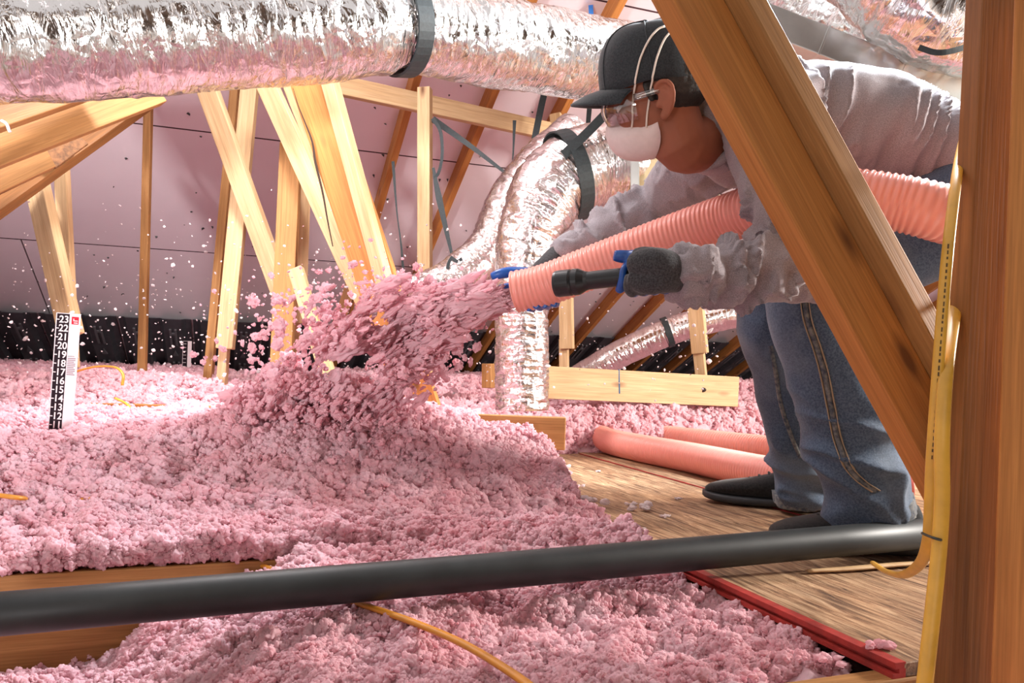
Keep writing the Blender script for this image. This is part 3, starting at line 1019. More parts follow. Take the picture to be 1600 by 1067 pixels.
strap([(804, 188), (802, 235), (799, 278)], [0.018, 0.008, 0.006], 'thin black hanger dropping from the horizontal beam', Y=3.75)
strap([(614, 252), (620, 330), (627, 385), (631, 438)], [0.016, 0.006, 0.014], 'thin black hanger tied to a rafter above the stream', Y=3.9)
strap([(631, 436), (624, 446), (618, 456)], 0.014, 'short left tail of the thin hanger above the stream', Y=3.85)
strap([(631, 436), (640, 444), (648, 447)], 0.014, 'short right tail of the thin hanger above the stream', Y=3.85)
strap([(880, -30), (876, 30), (862, 100), (846, 165), (830, 245)], 0.032, 'long black strap passing behind the large foil duct', Y=3.75)
strap([(933, -30), (931, 60), (925, 120), (918, 205)], [0.032, 0.03, 0.022], 'black strap hanging behind the cap brim', Y=3.75)
strap([(952, 172), (915, 210), (880, 242)], 0.036, 'wide black strap slanting down to the elbow band', Y=3.0)
b1 = ribbon('blue_tag', [P(923, 8, 3.6), P(924, 27, 3.6)], 0.022, 0.003, simple('blue_plastic', (0.02, 0.14, 0.45), 0.5), n=4)
tag(b1, 'small blue tag beside the strap over the large foil duct', 'tag')

# ================================================================== PIPE AND CABLES
pa, pb = P(0, 959, 1.06), P(1440, 834, 1.56)
pp = [pa + (pa - pb) * 0.15, pb + (pb - pa) * 0.12]
pipe = tube('black_drain_pipe', pp, 0.030, simple('abs_pipe', (0.016, 0.019, 0.020), 0.5, 0, 0.35, 14), n=6, seg=40)
tag(pipe, 'long straight black plastic pipe crossing low over the insulation', 'pipe')

def cable(pts, r, mat, label, name='electrical_cable', n=60, flat=0.6):
    V, Fc = tube_arrays([p for p in pts], [(r * flat, r)] * len(pts), n=n, seg=12)
    o = mobj(name, V, Fc, mat, None, True)
    return tag(o, label, 'cable')
cable([PI(x, y, l) for x, y, l in ((352, 864, -0.01), (372, 870, 0.022), (410, 884, 0.028), (480, 912, 0.034), (560, 942, 0.042), (640, 970, 0.042), (720, 1004, 0.042), (790, 1045, 0.042), (850, 1088, 0.042))], 0.0085, CABLE_ORANGE,
      'orange flat cable running over the front insulation under the black pipe')
cable([PI(x, y, l) for x, y, l in ((-60, 768, 0.025), (0, 774, 0.028), (32, 778, 0.026), (48, 779, -0.004), (80, 781, -0.006), (112, 781, 0.024), (150, 779, 0.024), (180, 774, -0.004), (210, 772, -0.02))], 0.008, CABLE_ORANGE,
      'orange cable half buried in insulation behind the left joist')
cable([P(95, 592, 2.75), P(118, 581, 2.72), P(150, 573, 2.70), P(180, 574, 2.68), P(192, 585, 2.66), P(191, 602, 2.66)], 0.006, CABLE_ORANGE,
      'orange cable arching out of the insulation beside the large depth ruler', n=50)
cable([P(180, 622, 2.74), P(196, 630, 2.72), P(208, 642, 2.70), P(218, 658, 2.68)], 0.006, CABLE,
      'short yellow cable bent over the orange brace', n=30)
cable([P(1535, 120, 1.30), P(1515, 185, 1.25), P(1502, 235, 1.17), P(1493, 290, 1.08), P(1480, 400, 1.01), P(1467, 560, 0.99), P(1456, 720, 0.98), P(1453, 800, 0.98), P(1450, 845, 0.985), P(1438, 880, 1.05), P(1412, 898, 1.15), P(1385, 893, 1.24), P(1366, 881, 1.30)], 0.0075, CABLE,
      'yellow cable down the brown post curling onto the plywood', n=90, flat=0.55)
cable([P(1520, 360, 1.27), P(1505, 425, 1.18), P(1491, 490, 1.07), P(1479, 570, 0.99), P(1472, 680, 0.96), P(1472, 780, 0.95), P(1467, 860, 0.94), P(1458, 950, 0.92), P(1448, 1040, 0.90), P(1440, 1110, 0.89)], 0.009, CABLE,
      'thicker yellow cable running straight down the brown post to the joist', n=80, flat=0.5)
tie = tube('wire_tie', [P(1441, 833, 0.975), P(1450, 837, 0.955), P(1464, 842, 0.93), P(1478, 845, 0.96)], 0.0018, simple('dark_wire', (0.03, 0.04, 0.03), 0.5), n=16, seg=8)
tag(tie, 'thin dark wire tie binding the yellow cables to the post', 'wire')
sp = tube('wood_splinter', [PZ(1262, 892, 0.006), PZ(1330, 888, 0.007), PZ(1400, 882, 0.008), PZ(1470, 878, 0.008)], [(0.003, 0.006), (0.004, 0.009), (0.004, 0.009), (0.003, 0.006)], WOOD_PALE, n=30, seg=8)
tag(sp, 'long thin wood splinter on the plywood behind the cable', 'splinter')

# ================================================================== HOSES
def hose_tube(name, pts, r, label, pitch=0.0125, depth=0.0035, parent=None, per=6, seg=40):
    L = np.sum(np.linalg.norm(np.diff(catmull(pts, 200), axis=0), axis=1))
    n = int(L / pitch * per)
    def disp(S, A):
        ph = S / pitch * 2 * math.pi
        return depth * (0.5 + 0.5 * np.cos(ph)) ** 0.7 - depth
    root = empty(name, Vector(pts[0]), label, 'hose')
    # wall with real thickness: outside, mouth rim, inside
    V, Fc = tube_arrays(pts, [r] * len(pts), n, seg, caps=False, disp=disp)
    Vi, Fi = tube_arrays(pts, [r - 0.007] * len(pts), n // 6, seg, caps=False)
    off = len(V)
    V = np.vstack([V, Vi])
    Fc = Fc + [[i + off for i in f[::-1]] for f in Fi]
    n2 = n // 6
    for q in range(seg):
        q2 = (q + 1) % seg
        Fc.append([q2, q, off + q, off + q2])
        Fc.append([(n - 1) * seg + q, (n - 1) * seg + q2, off + (n2 - 1) * seg + q2, off + (n2 - 1) * seg + q])
    mobj('corrugated_wall', V, Fc, HOSE, root, True)
    return root
HOSE_PTS = [P(805, 456, 1.95), P(850, 446, 1.93), P(950, 408, 1.87), P(1050, 371, 1.79), P(1130, 343, 1.71), P(1200, 322, 1.62), P(1300, 306, 1.52), P(1400, 317, 1.46), P(1480, 336, 1.44), P(1580, 366, 1.50), P(1680, 430, 1.7), P(1760, 540, 1.9)]
hose = hose_tube('blowing_hose', HOSE_PTS, 0.054, 'pink corrugated blowing hose held under the arm, insulation leaving its mouth')
LZ = 0.058
def LG(x, y): return PZ(x, y, LZ)
loop = [LG(1420, 765), LG(1300, 758), LG(1190, 738), LG(1080, 715), LG(1000, 700), LG(955, 690), LG(940, 682), LG(952, 676), LG(1000, 679), LG(1090, 689), LG(1180, 699), LG(1290, 712), LG(1420, 722)]
hose_tube('floor_hose', loop, 0.056, 'pink corrugated hose looped on the plywood behind the boots', per=5)

# ================================================================== FLASHLIGHT
FL = simple('black_rubber', (0.012, 0.013, 0.015), 0.36, 0, 0.2, 60, 0.05)
f0, f1 = P(868, 444, 1.42), P(1062, 423, 1.33)
fdir = (f1 - f0).normalized()
flash = empty('flashlight', f0, 'black flashlight held in the near gloved hand beside the hose', 'flashlight')
prof_head = [(0.0, 0.020), (0.001, 0.0235), (0.006, 0.0245), (0.030, 0.0245), (0.034, 0.0225), (0.036, 0.0245), (0.046, 0.024), (0.058, 0.018), (0.064, 0.0165)]
def lathe(name, prof, mat, parent, seg=36):
    M = frame_mat(fdir, (0, 0, 1))
    V, Fc = [], []
    for x, r in prof:
        for i in range(seg):
            a = 2 * math.pi * i / seg
            V.append(f0 + M @ Vector((x, r * math.cos(a), r * math.sin(a))))
    for k in range(len(prof) - 1):
        for i in range(seg):
            j = (i + 1) % seg
            Fc.append([k * seg + i, k * seg + j, (k + 1) * seg + j, (k + 1) * seg + i])
    Fc.append(list(range(seg))[::-1])
    Fc.append([(len(prof) - 1) * seg + i for i in range(seg)])
    return mobj(name, V, Fc, mat, parent, False)
lathe('lamp_head', prof_head, FL, flash)
lathe('barrel', [(0.062, 0.0155), (0.064, 0.0165), (0.150, 0.0165), (0.152, 0.0155), (0.205, 0.0155), (0.21, 0.013)], FL, flash)
lathe('lens', [(-0.001, 0.019), (0.0005, 0.0195)], simple('lens_glass', (0.25, 0.27, 0.3), 0.1), flash)

# ================================================================== DEPTH RULERS
def text_mesh(txt, size):
    c = bpy.data.curves.new('txt', 'FONT')
    c.body = txt
    c.size = size
    c.align_x = 'RIGHT'
    c.align_y = 'CENTER'
    c.extrude = 0.0003
    c.offset = size * 0.016
    o = bpy.data.objects.new('txt', c)
    COL.objects.link(o)
    dg = bpy.context.evaluated_depsgraph_get()
    me = bpy.data.meshes.new_from_object(o.evaluated_get(dg))
    bpy.data.objects.remove(o)
    bpy.data.curves.remove(c)
    return me
CARD = simple('white_card', (0.80, 0.68, 0.70), 0.9, spec=0.1)
INK = simple('black_ink', (0.022, 0.014, 0.018), 0.9, spec=0.1)
WHITE_INK = simple('white_ink', (0.85, 0.75, 0.76), 0.9, spec=0.1)
RED_INK = simple('red_ink', (0.66, 0.03, 0.05), 0.9, spec=0.1)
def ruler(base, Y, lean, inch, top_in, bottom_in, wblack, wwhite, label, numbers=True):
    root = empty('depth_ruler', base, label, 'ruler', 'insulation depth rulers')
    root.rotation_euler = (0, math.radians(lean), 0)
    M = Matrix.LocRotScale(root.location, root.rotation_euler, None)
    def put(o):
        o.matrix_world = M @ o.matrix_world if False else M
        adopt(o, root)
        return o
    H = (top_in - bottom_in) * inch
    def box(name, x0, x1, z0, z1, y0, y1, mat):
        bm = bmesh.new()
        bm_box(bm, ((x0 + x1) / 2, (y0 + y1) / 2, (z0 + z1) / 2), (x1 - x0, y1 - y0, z1 - z0))
        return put(bm_obj(name, bm, mat))
    w = wblack + wwhite
    box('card', -0.003, w, -0.12, H, 0, 0.0025, CARD)
    box('black_scale', 0.0, wblack, -0.12, H - 0.002, -0.0008, 0.0, INK)
    for k in range(bottom_in, int(top_in) + 1):
        z = (k - bottom_in) * inch
        box('tick', 0.001, 0.008 if numbers else wblack * 0.7, z - inch * 0.05, z + inch * 0.05, -0.0014, -0.0008, WHITE_INK)
        if numbers:
            me = text_mesh(str(k), inch * 1.12)
            me.materials.append(WHITE_INK)
            o = bpy.data.objects.new('numeral', me)
            COL.objects.link(o)
            o.matrix_world = M @ Matrix.Translation((wblack - 0.0005, -0.0012, z)) @ Matrix.Rotation(math.radians(90), 4, 'X')
            adopt(o, root)
    return root, box, H, w, wblack
inch = 0.0254
rb = P(77, 663, 2.217)
root, box, H, w, wb = ruler(rb, 2.217, 2.6, inch, 23.75, 11, 0.036, 0.031, 'tall black and white depth ruler numbered 11 to 23')
box('logo_block', wb + 0.007, wb + 0.027, H - 0.031, H - 0.009, -0.0012, 0, RED_INK)
box('logo_line', wb + 0.013, wb + 0.025, H - 0.022, H - 0.0195, -0.0016, -0.0012, WHITE_INK)
box('logo_line', wb + 0.012, wb + 0.0145, H - 0.022, H - 0.0145, -0.0016, -0.0012, WHITE_INK)
box('logo_line', wb + 0.014, wb + 0.025, H - 0.028, H - 0.0255, -0.0016, -0.0012, WHITE_INK)
for k in range(11):
    x1 = wb + (0.026 if k % 3 else 0.022)
    box('text_line', wb + 0.003, x1, H - 0.124 - k * 0.0052 - (0.0018 if k else 0), H - 0.1228 - k * 0.0052, -0.0008, 0, simple('grey_ink', (0.30, 0.22, 0.25), 0.7) if k else INK)
r2 = P(285, 578, 5.2)
ruler(r2, 5.2, 0.5, inch, 23.75, 16, 0.030, 0.026, 'small distant depth ruler standing before the black vent baffles', numbers=False)
NY, NX = 620, 760
yy = 0.70 * (8.0 / 0.70) ** np.linspace(0, 1, NY)
xx = np.linspace(-1.02, 0.86, NX)
XX = (xx[None, :] * (yy[:, None] + 0.15)).ravel()
YY = np.repeat(yy, NX)
HH = insul_height(XX, YY)
hidden = HH < -0.055
amp = np.where(hidden & (D.x * XX + D.y * YY > 0.84), 0.2, 1.0)
ZZ = HH + insul_bumps(XX, YY) * amp
ss = D.x * XX + D.y * YY
tt = N.x * XX + N.y * YY
# keep the joist's top edge free where the photo shows it
onj = (tt > JT - 0.02) & (tt < JT + 0.045)
ZZ = np.where(onj & ((ss > 0.45) | (tt < JT + 0.02)), np.minimum(ZZ, -0.03), ZZ)
ZZ = np.where((ss > 0.885 + 0.14 * sstep(1.75, 2.3, tt)) & (tt < 2.88) & (tt > 0.7), np.minimum(ZZ, -0.035), ZZ)
ZZ = np.where((tt < 0.83) & (ss > 0.42), np.minimum(ZZ, -0.05), ZZ)
# stay under the roof at the eave
ZZ = np.minimum(ZZ, ROOF_Z0 - ROOF_K * (tt - ROOF_T0) - 0.07)
ZZ = np.maximum(ZZ, -0.2)
i = (np.arange(NY - 1)[:, None] * NX + np.arange(NX - 1)[None, :]).ravel()
quads = np.stack([i, i + 1, i + NX + 1, i + NX], axis=1)
bed = mobj('blown_insulation', np.stack([XX, YY, ZZ], axis=1), quads, FLUFF, None, True)
tag(bed, 'loose pink fibreglass insulation covering the attic floor', 'insulation', None, 'stuff')

def clump_group(name, mat, variants=5, subdiv=4, amp=1.0, freq=1.0):
    """node group: instances cottony clumps on every vertex, using attributes scl (vector) and rot (vector)"""
    g = bpy.data.node_groups.new(name, 'GeometryNodeTree')
    g.interface.new_socket('Geometry', in_out='INPUT', socket_type='NodeSocketGeometry')
    g.interface.new_socket('Geometry', in_out='OUTPUT', socket_type='NodeSocketGeometry')
    nd, ln = g.nodes, g.links
    gi, go = nd.new('NodeGroupInput'), nd.new('NodeGroupOutput')
    g2i = nd.new('GeometryNodeGeometryToInstance')
    for k in range(variants):
        ico = nd.new('GeometryNodeMeshIcoSphere')
        ico.inputs['Radius'].default_value = 0.8
        ico.inputs['Subdivisions'].default_value = subdiv
        sp = nd.new('GeometryNodeSetPosition')
        val = None
        for sc_, w_ in ((1.5, 0.75), (3.6, 0.42)):
            vo = nd.new('ShaderNodeTexVoronoi')
            vo.voronoi_dimensions = '4D'
            vo.inputs['W'].default_value = 2.3 * k + sc_
            vo.inputs['Scale'].default_value = sc_ * freq
            ma = nd.new('ShaderNodeMath'); ma.operation = 'MULTIPLY_ADD'
            ma.inputs[1].default_value = -w_ * amp
            ln.new(vo.outputs['Distance'], ma.inputs[0])
            if val is None: ma.inputs[2].default_value = 0.52 * amp
            else: ln.new(val, ma.inputs[2])
            val = ma.outputs[0]
        nz = nd.new('ShaderNodeTexNoise'); nz.noise_dimensions = '4D'
        nz.inputs['W'].default_value = 1.7 * k
        nz.inputs['Scale'].default_value = 7.0; nz.inputs['Detail'].default_value = 2.0
        ma = nd.new('ShaderNodeMath'); ma.operation = 'MULTIPLY_ADD'; ma.inputs[1].default_value = 0.5 * amp
        ln.new(nz.outputs['Fac'], ma.inputs[0]); ln.new(val, ma.inputs[2]); val = ma.outputs[0]
        nrm = nd.new('GeometryNodeInputNormal')
        sc = nd.new('ShaderNodeVectorMath'); sc.operation = 'SCALE'
        ln.new(nrm.outputs[0], sc.inputs[0]); ln.new(val, sc.inputs['Scale'])
        ln.new(ico.outputs['Mesh'], sp.inputs['Geometry']); ln.new(sc.outputs[0], sp.inputs['Offset'])
        ss_ = nd.new('GeometryNodeSetShadeSmooth')
        ln.new(sp.outputs[0], ss_.inputs['Geometry'])
        sm = nd.new('GeometryNodeSetMaterial'); sm.inputs['Material'].default_value = mat
        ln.new(ss_.outputs[0], sm.inputs['Geometry'])
        ln.new(sm.outputs[0], g2i.inputs[0])
    iop = nd.new('GeometryNodeInstanceOnPoints')
    ln.new(gi.outputs[0], iop.inputs['Points'])
    ln.new(g2i.outputs[0], iop.inputs['Instance'])
    iop.inputs['Pick Instance'].default_value = True
    rv = nd.new('FunctionNodeRandomValue'); rv.data_type = 'INT'
    for s_ in rv.inputs:
        if s_.name == 'Min' and s_.type == 'INT': s_.default_value = 0
        if s_.name == 'Max' and s_.type == 'INT': s_.default_value = variants - 1
    for s_ in rv.outputs:
        if s_.type == 'INT': ln.new(s_, iop.inputs['Instance Index'])
    for att, inp in (('scl', 'Scale'), ('rot', 'Rotation')):
        na = nd.new('GeometryNodeInputNamedAttribute'); na.data_type = 'FLOAT_VECTOR'
        na.inputs['Name'].default_value = att
        if inp == 'Rotation':
            e2r = nd.new('FunctionNodeEulerToRotation')
            ln.new(na.outputs[0], e2r.inputs[0]); ln.new(e2r.outputs[0], iop.inputs[inp])
        else:
            ln.new(na.outputs[0], iop.inputs[inp])
    ln.new(iop.outputs[0], go.inputs[0])
    return g

def scatter(name, pts, scl, rot, mat, parent=None, label=None, cat=None, **kw):
    me = bpy.data.meshes.new(name)
    me.vertices.add(len(pts))
    me.vertices.foreach_set('co', np.asarray(pts, np.float32).ravel())
    a = me.attributes.new('scl', 'FLOAT_VECTOR', 'POINT'); a.data.foreach_set('vector', np.asarray(scl, np.float32).ravel())
    a = me.attributes.new('rot', 'FLOAT_VECTOR', 'POINT'); a.data.foreach_set('vector', np.asarray(rot, np.float32).ravel())
    me.update()
    me.materials.append(mat)
    o = bpy.data.objects.new(name, me)
    COL.objects.link(o)
    m = o.modifiers.new('clumps', 'NODES')
    m.node_group = clump_group(name + '_clumps', mat, **kw)
    if parent is not None: adopt(o, parent)
    return tag(o, label, cat, None, 'stuff')

# fluff lying on the bed, denser where it is near
def bed_points(n, seed):
    r = np.random.default_rng(seed)
    Y = 0.78 * (7.0 / 0.78) ** (r.random(n) ** 1.15)
    X = r.uniform(-0.80, 0.70, n) * (Y + 0.1)
    H = insul_height(X, Y)
    s = D.x * X + D.y * Y
    t = N.x * X + N.y * Y
    keep = ~((s > 0.865 + 0.14 * sstep(1.75, 2.3, t)) & (t < 2.95) & (t > 0.72))
    keep &= ~((t > JT - 0.02) & (t < JT + 0.05) & (r.random(n) < np.where(s > 0.45, 1.0, np.where(t < JT + 0.01, 0.85, 0.15))))
    keep &= ~((t < 0.86) & (s > 0.40))
    X, Y, H = X[keep], Y[keep], H[keep]
    return X, Y, H + insul_bumps(X, Y), t[keep], r
for nm, cnt, sd, k0, k1, sub in (('insulation_fluff', 95000, 5, 0.0026, 0.0038, 4), ('insulation_crumbs', 150000, 6, 0.0012, 0.0016, 3)):
    X, Y, Z, t_, r = bed_points(cnt, sd)
    # the steep face of the bank behind the joist
    nb = cnt // 12
    sb, tb_ = r.uniform(-1.1, 0.75, nb), JT + r.uniform(0.005, 0.06, nb)
    Xb, Yb = D.x * sb + N.x * tb_, D.y * sb + N.y * tb_
    top = np.maximum(insul_height(Xb, Yb + 0.06) + insul_bumps(Xb, Yb + 0.06), 0.0)
    kb = (sb < 0.5) | (r.random(nb) < 0.25)
    zb = -0.012 + (top + 0.012) * r.random(nb)
    X, Y, Z, t_ = (np.concatenate([q, w[kb]]) for q, w in ((X, Xb), (Y, Yb), (Z, zb), (t_, tb_)))
    Z = np.minimum(Z, ROOF_Z0 - ROOF_K * (t_ - ROOF_T0) - 0.07)
    base = (k0 + k1 * np.clip(Y, 0.8, 4.5)) * np.clip(np.exp(r.normal(0, 0.38, len(X))), 0, 1.7)
    Z = np.maximum(Z, -0.2)
    scl = base[:, None] * r.uniform(0.75, 1.3, (len(X), 3))
    up = 0.15 if sub == 4 else 1.0
    scatter(nm, np.stack([X, Y, Z + base * up + (0 if sub == 4 else 0.006 * r.random(len(X)))], axis=1), scl, r.uniform(0, 6.28, (len(X), 3)), FLUFF, bed, subdiv=sub)

# ------------------------------------------------------------------ stream leaving the hose
mouth = np.array(HOSE_PTS[0])
S0 = np.array(P(795, 462, 1.95))
path = catmull([list(S0), list(P(720, 482, 1.99)), list(P(640, 514, 2.06)), list(P(560, 566, 2.14)), list(P(490, 622, 2.22)), list(P(430, 676, 2.28))], 200)
Tn, Nn, Bn = frames(path)
def stream_points(n, seed, wide=1.0, umin=0.0, umax=1.0, power=1.0):
    r = np.random.default_rng(seed)
    u = umin + (umax - umin) * r.random(n) ** power
    k = np.clip((u * 199).astype(int), 0, 199)
    rad = (0.036 + 0.095 * sstep(0.05, 0.6, u)) * wide
    g1, g2 = r.normal(0, 0.52, n), r.normal(0, 0.52, n)
    p = path[k] + Nn[k] * (g1 * rad)[:, None] + Bn[k] * (g2 * rad)[:, None]
    # break the cloud into gusts
    gust = fbm(p * np.array([7, 7, 11]), 2, 91)
    keep = gust > 0.42 + 0.12 * r.random(n)
    return p[keep], u[keep], k[keep], r
def euler_along(T):
    yaw = np.arctan2(T[:, 1], T[:, 0])
    pit = -np.arcsin(np.clip(T[:, 2], -1, 1))
    return np.stack([np.zeros_like(yaw), pit, yaw], axis=1)
p, u, k, r = stream_points(17000, 3, 1.0)
b0 = 0.0056 * np.exp(r.normal(0, 0.5, len(p))) * (0.75 + 0.6 * u)
stretch = 1.0 + 2.2 * (1 - sstep(0.2, 0.8, u)) + 0.4
scl = np.stack([b0 * stretch, b0 * 0.8, b0 * 0.8], axis=1)
rot = euler_along(Tn[k]) + r.normal(0, 0.22, (len(p), 3))
stream = scatter('insulation_stream', p, scl, rot, FLUFF_AIR, None, 'burst of pink insulation blowing from the hose mouth to the mound', 'insulation')
# ragged fringe
p2, u2, k2, r = stream_points(7000, 8, 1.9, 0.1, 1.0, 0.8)
b0 = 0.0036 * np.exp(r.normal(0, 0.55, len(p2)))
scatter('stream_fringe', p2, b0[:, None] * r.uniform(0.7, 1.7, (len(p2), 3)), r.uniform(0, 6.28, (len(p2), 3)), FLUFF_AIR, stream)

# single flakes drifting through the attic
nf = 1300
Yf = r.uniform(2.0, 4.6, nf)
xs = np.where(r.random(nf) < 0.72, r.uniform(-40, 720, nf), r.uniform(500, 1130, nf))
ys = np.where(xs < 760, np.clip(r.normal(500, 85, nf), 170, 660), r.normal(540, 60, nf))
pf = np.array([list(P(a, b, c)) for a, b, c in zip(xs, ys, Yf)])
pf = pf[pf[:, 2] > 0.28]
b0 = 0.0030 * np.exp(r.normal(0, 0.42, len(pf)))
scatter('drifting_flakes', pf, b0[:, None] * r.uniform(0.5, 1.6, (len(pf), 3)), r.uniform(0, 6.28, (len(pf), 3)), FLUFF_WHITE, None,
        'tiny pale insulation flakes drifting in the air', 'insulation', subdiv=2)

# tufts dropped on the plywood, each its own thing
def tuft_mesh(seed, mat):
    r_ = np.random.default_rng(seed)
    bm = bmesh.new()
    for q in range(9):
        res = bmesh.ops.create_icosphere(bm, subdivisions=2, radius=1.0)
        c = Vector((r_.normal(0, 0.9), r_.normal(0, 0.7), abs(r_.normal(0.1, 0.35))))
        sc = r_.uniform(0.3, 0.7)
        for v in res['verts']:
            v.co = c + v.co * sc
    V = np.array([list(v.co) for v in bm.verts])
    no = fbm(V * 3.1, 3, seed)
    for v, h in zip(bm.verts, no):
        v.co = v.co * (0.55 + 0.9 * h)
    zmin = min(v.co.z for v in bm.verts)
    for v in bm.verts: v.co.z -= zmin
    me = bpy.data.meshes.new('insulation_tuft')
    bm.to_mesh(me); bm.free()
    me.materials.append(mat)
    return me
tm = [tuft_mesh(k + 40, FLUFF_WHITE) for k in range(4)]
tp = [tuft_mesh(k + 60, FLUFF) for k in range(2)]
for x, y, sz, kind in ((1008, 798, 14, 0), (985, 790, 7, 0), (927, 790, 22, 0), (915, 800, 12, 0), (990, 832, 14, 0), (968, 826, 9, 0), (950, 822, 8, 0),
                       (1040, 808, 6, 0), (878, 733, 9, 0), (902, 762, 9, 0), (935, 738, 5, 0), (860, 745, 10, 0), (1060, 780, 4, 0), (880, 778, 12, 0),
                       (1365, 1012, 18, 1), (1290, 1035, 16, 1), (1180, 1056, 14, 1)):
    z = 0.0 if y < 900 else -0.02
    if (x, y) == (1365, 1012): z = 0.0
    p_ = PZ(x, y, z)
    o = bpy.data.objects.new('insulation_tuft', random.choice(tm if kind == 0 else tp))
    COL.objects.link(o)
    k_ = sz / F * p_.y * 0.75
    o.location = p_ + Vector((0, 0, -0.15 * k_ if kind else 0))
    o.scale = (k_, k_, k_ * 0.7)
    o.rotation_euler = (0, 0, random.uniform(0, 6.28))
    if kind == 0:
        tag(o, 'small pale insulation tuft dropped on the plywood near its red edge', 'insulation tuft', 'tufts on the plywood')
    else:
        tag(o, 'pink insulation tuft spilled at the front corner of the plywood', 'insulation tuft', 'tufts on the front joist')
# ================================================================== THE MAN
def cloth(name, c0, c1, rough=0.85, scale=520, bump=0.25, fade=None):
    m, nt, b = new_mat(name)
    mp = mapping(nt)
    n1 = noise_node(nt, mp.outputs[0], scale, 2, 0.6)
    r = ramp(nt, [(0.35, c0), (0.65, c1)])
    nt.links.new(n1.outputs['Fac'], r.inputs[0])
    col = r.outputs[0]
    if fade:
        n2 = noise_node(nt, mp.outputs[0], 5.5, 3)
        fr = ramp(nt, [(0.48, (0, 0, 0)), (0.72, (1, 1, 1))])
        nt.links.new(n2.outputs['Fac'], fr.inputs[0])
        mm = nt.nodes.new('ShaderNodeMath'); mm.operation = 'MULTIPLY'; mm.inputs[1].default_value = 0.45
        nt.links.new(fr.outputs[0], mm.inputs[0])
        col = mix_rgb(nt, mm.outputs[0], col, fade)
    nt.links.new(col, b.inputs['Base Color'])
    b.inputs['Roughness'].default_value = rough
    b.inputs['Specular IOR Level'].default_value = 0.2
    b.inputs['Sheen Weight'].default_value = 0.15
    bump_to(nt, b, n1.outputs['Fac'], bump, 0.0015)
    return m
SWEAT = cloth('heather_grey_fleece', (0.24, 0.205, 0.225), (0.37, 0.33, 0.35))
DENIM = cloth('blue_denim', (0.045, 0.070, 0.115), (0.095, 0.135, 0.20), 0.8, 260, 0.3, (0.24, 0.29, 0.34))
DENIM_DARK = cloth('denim_seam', (0.05, 0.065, 0.09), (0.20, 0.20, 0.19), 0.85, 90, 0.6)
SKIN = simple('skin', (0.30, 0.105, 0.06), 0.62, 0, 0.12, 14, 0.06, 0.3)
HAIR = simple('dark_hair', (0.018, 0.014, 0.012), 0.6, 0, 0.5, 150, 0.4)
CAPM = cloth('dark_cap_twill', (0.016, 0.019, 0.022), (0.030, 0.035, 0.040), 0.7, 300, 0.2)
SHOE = cloth('black_suede', (0.012, 0.012, 0.013), (0.026, 0.025, 0.025), 0.8, 160, 0.3)
SOLE = simple('rubber_sole', (0.022, 0.023, 0.026), 0.55, 0, 0.3, 25)
GLOVE = cloth('grey_knit', (0.032, 0.032, 0.036), (0.075, 0.075, 0.08), 0.9, 320, 0.5)
GLOVE_BLUE = simple('blue_latex', (0.012, 0.085, 0.36), 0.35, 0, 0.25, 60, 0.15)
MASKM = simple('mask_fibre', (0.72, 0.60, 0.58), 0.8, 0, 0.05, 60, 0.05)
ELASTIC = simple('mask_elastic', (0.75, 0.66, 0.58), 0.7)

man = empty('person', (0.80, 1.80, 0.0), 'man in grey sweatshirt, jeans and black cap crouching to aim the hose', 'person')

V3 = Vector
# joints
hipN, hipF = V3((1.00, 1.66, 0.76)), V3((1.02, 1.90, 0.76))
kneeN, kneeF = P(1268, 462, 1.60), P(1212, 500, 1.98)
ankN, ankF = P(1362, 806, 1.62), P(1262, 760, 2.08)
shN, shF = V3((0.515, 1.575, 0.895)), V3((0.47, 1.93, 0.90))
elN, wrN = P(1222, 408, 1.42), P(1058, 434, 1.335)
elF, wrF = P(1024, 318, 2.10), P(872, 398, 2.02)

def L(pts, radii, n=28, seg=22, up=(0, 0, 1)):
    return tube_arrays(pts, radii, n, seg, up)

# torso path: pelvis to neck; radii are (dorsal, lateral)
torso_pts = [V3((1.10, 1.80, 0.72)), V3((1.02, 1.79, 0.80)), V3((0.90, 1.78, 0.875)), V3((0.76, 1.76, 0.925)), V3((0.62, 1.75, 0.935)), V3((0.52, 1.73, 0.925)), V3((0.44, 1.70, 0.915))]
torso_r = [(0.10, 0.13), (0.128, 0.165), (0.132, 0.178), (0.138, 0.19), (0.138, 0.195), (0.115, 0.17), (0.075, 0.085)]

# ------------------------------------------------------------------ head frame
HO = P(1046, 142, 1.5) + V3((0.0, 0.072, 0.0))
hyaw, hpit = math.radians(14), math.radians(11)
fw = V3((-math.cos(hyaw) * math.cos(hpit), math.sin(hyaw) * math.cos(hpit), -math.sin(hpit)))
hrol = math.radians(17)
lf = V3((-math.sin(hyaw), -math.cos(hyaw) * math.cos(hrol), -math.sin(hrol))).normalized()     # his left, toward the camera
lf = (lf - fw * lf.dot(fw)).normalized()
upv = fw.cross(lf).normalized()
if upv.z < 0: upv = -upv
HM = Matrix((fw, lf, upv)).transposed()
def HP(x, y, z):
    return HO + HM @ V3((x, y, z))

def ell(c, r, seg=24, rings=16, M=HM, world=True):
    V, Fc = [], []
    C = HP(*c) if world else V3(c)
    for i in range(rings + 1):
        a = math.pi * i / rings
        for j in range(seg):
            b = 2 * math.pi * j / seg
            V.append(C + M @ V3((r[0] * math.sin(a) * math.cos(b), r[1] * math.sin(a) * math.sin(b), r[2] * math.cos(a))))
    for i in range(rings):
        for j in range(seg):
            k = (j + 1) % seg
            Fc.append([i * seg + j, (i + 1) * seg + j, (i + 1) * seg + k, i * seg + k])
    return V, Fc

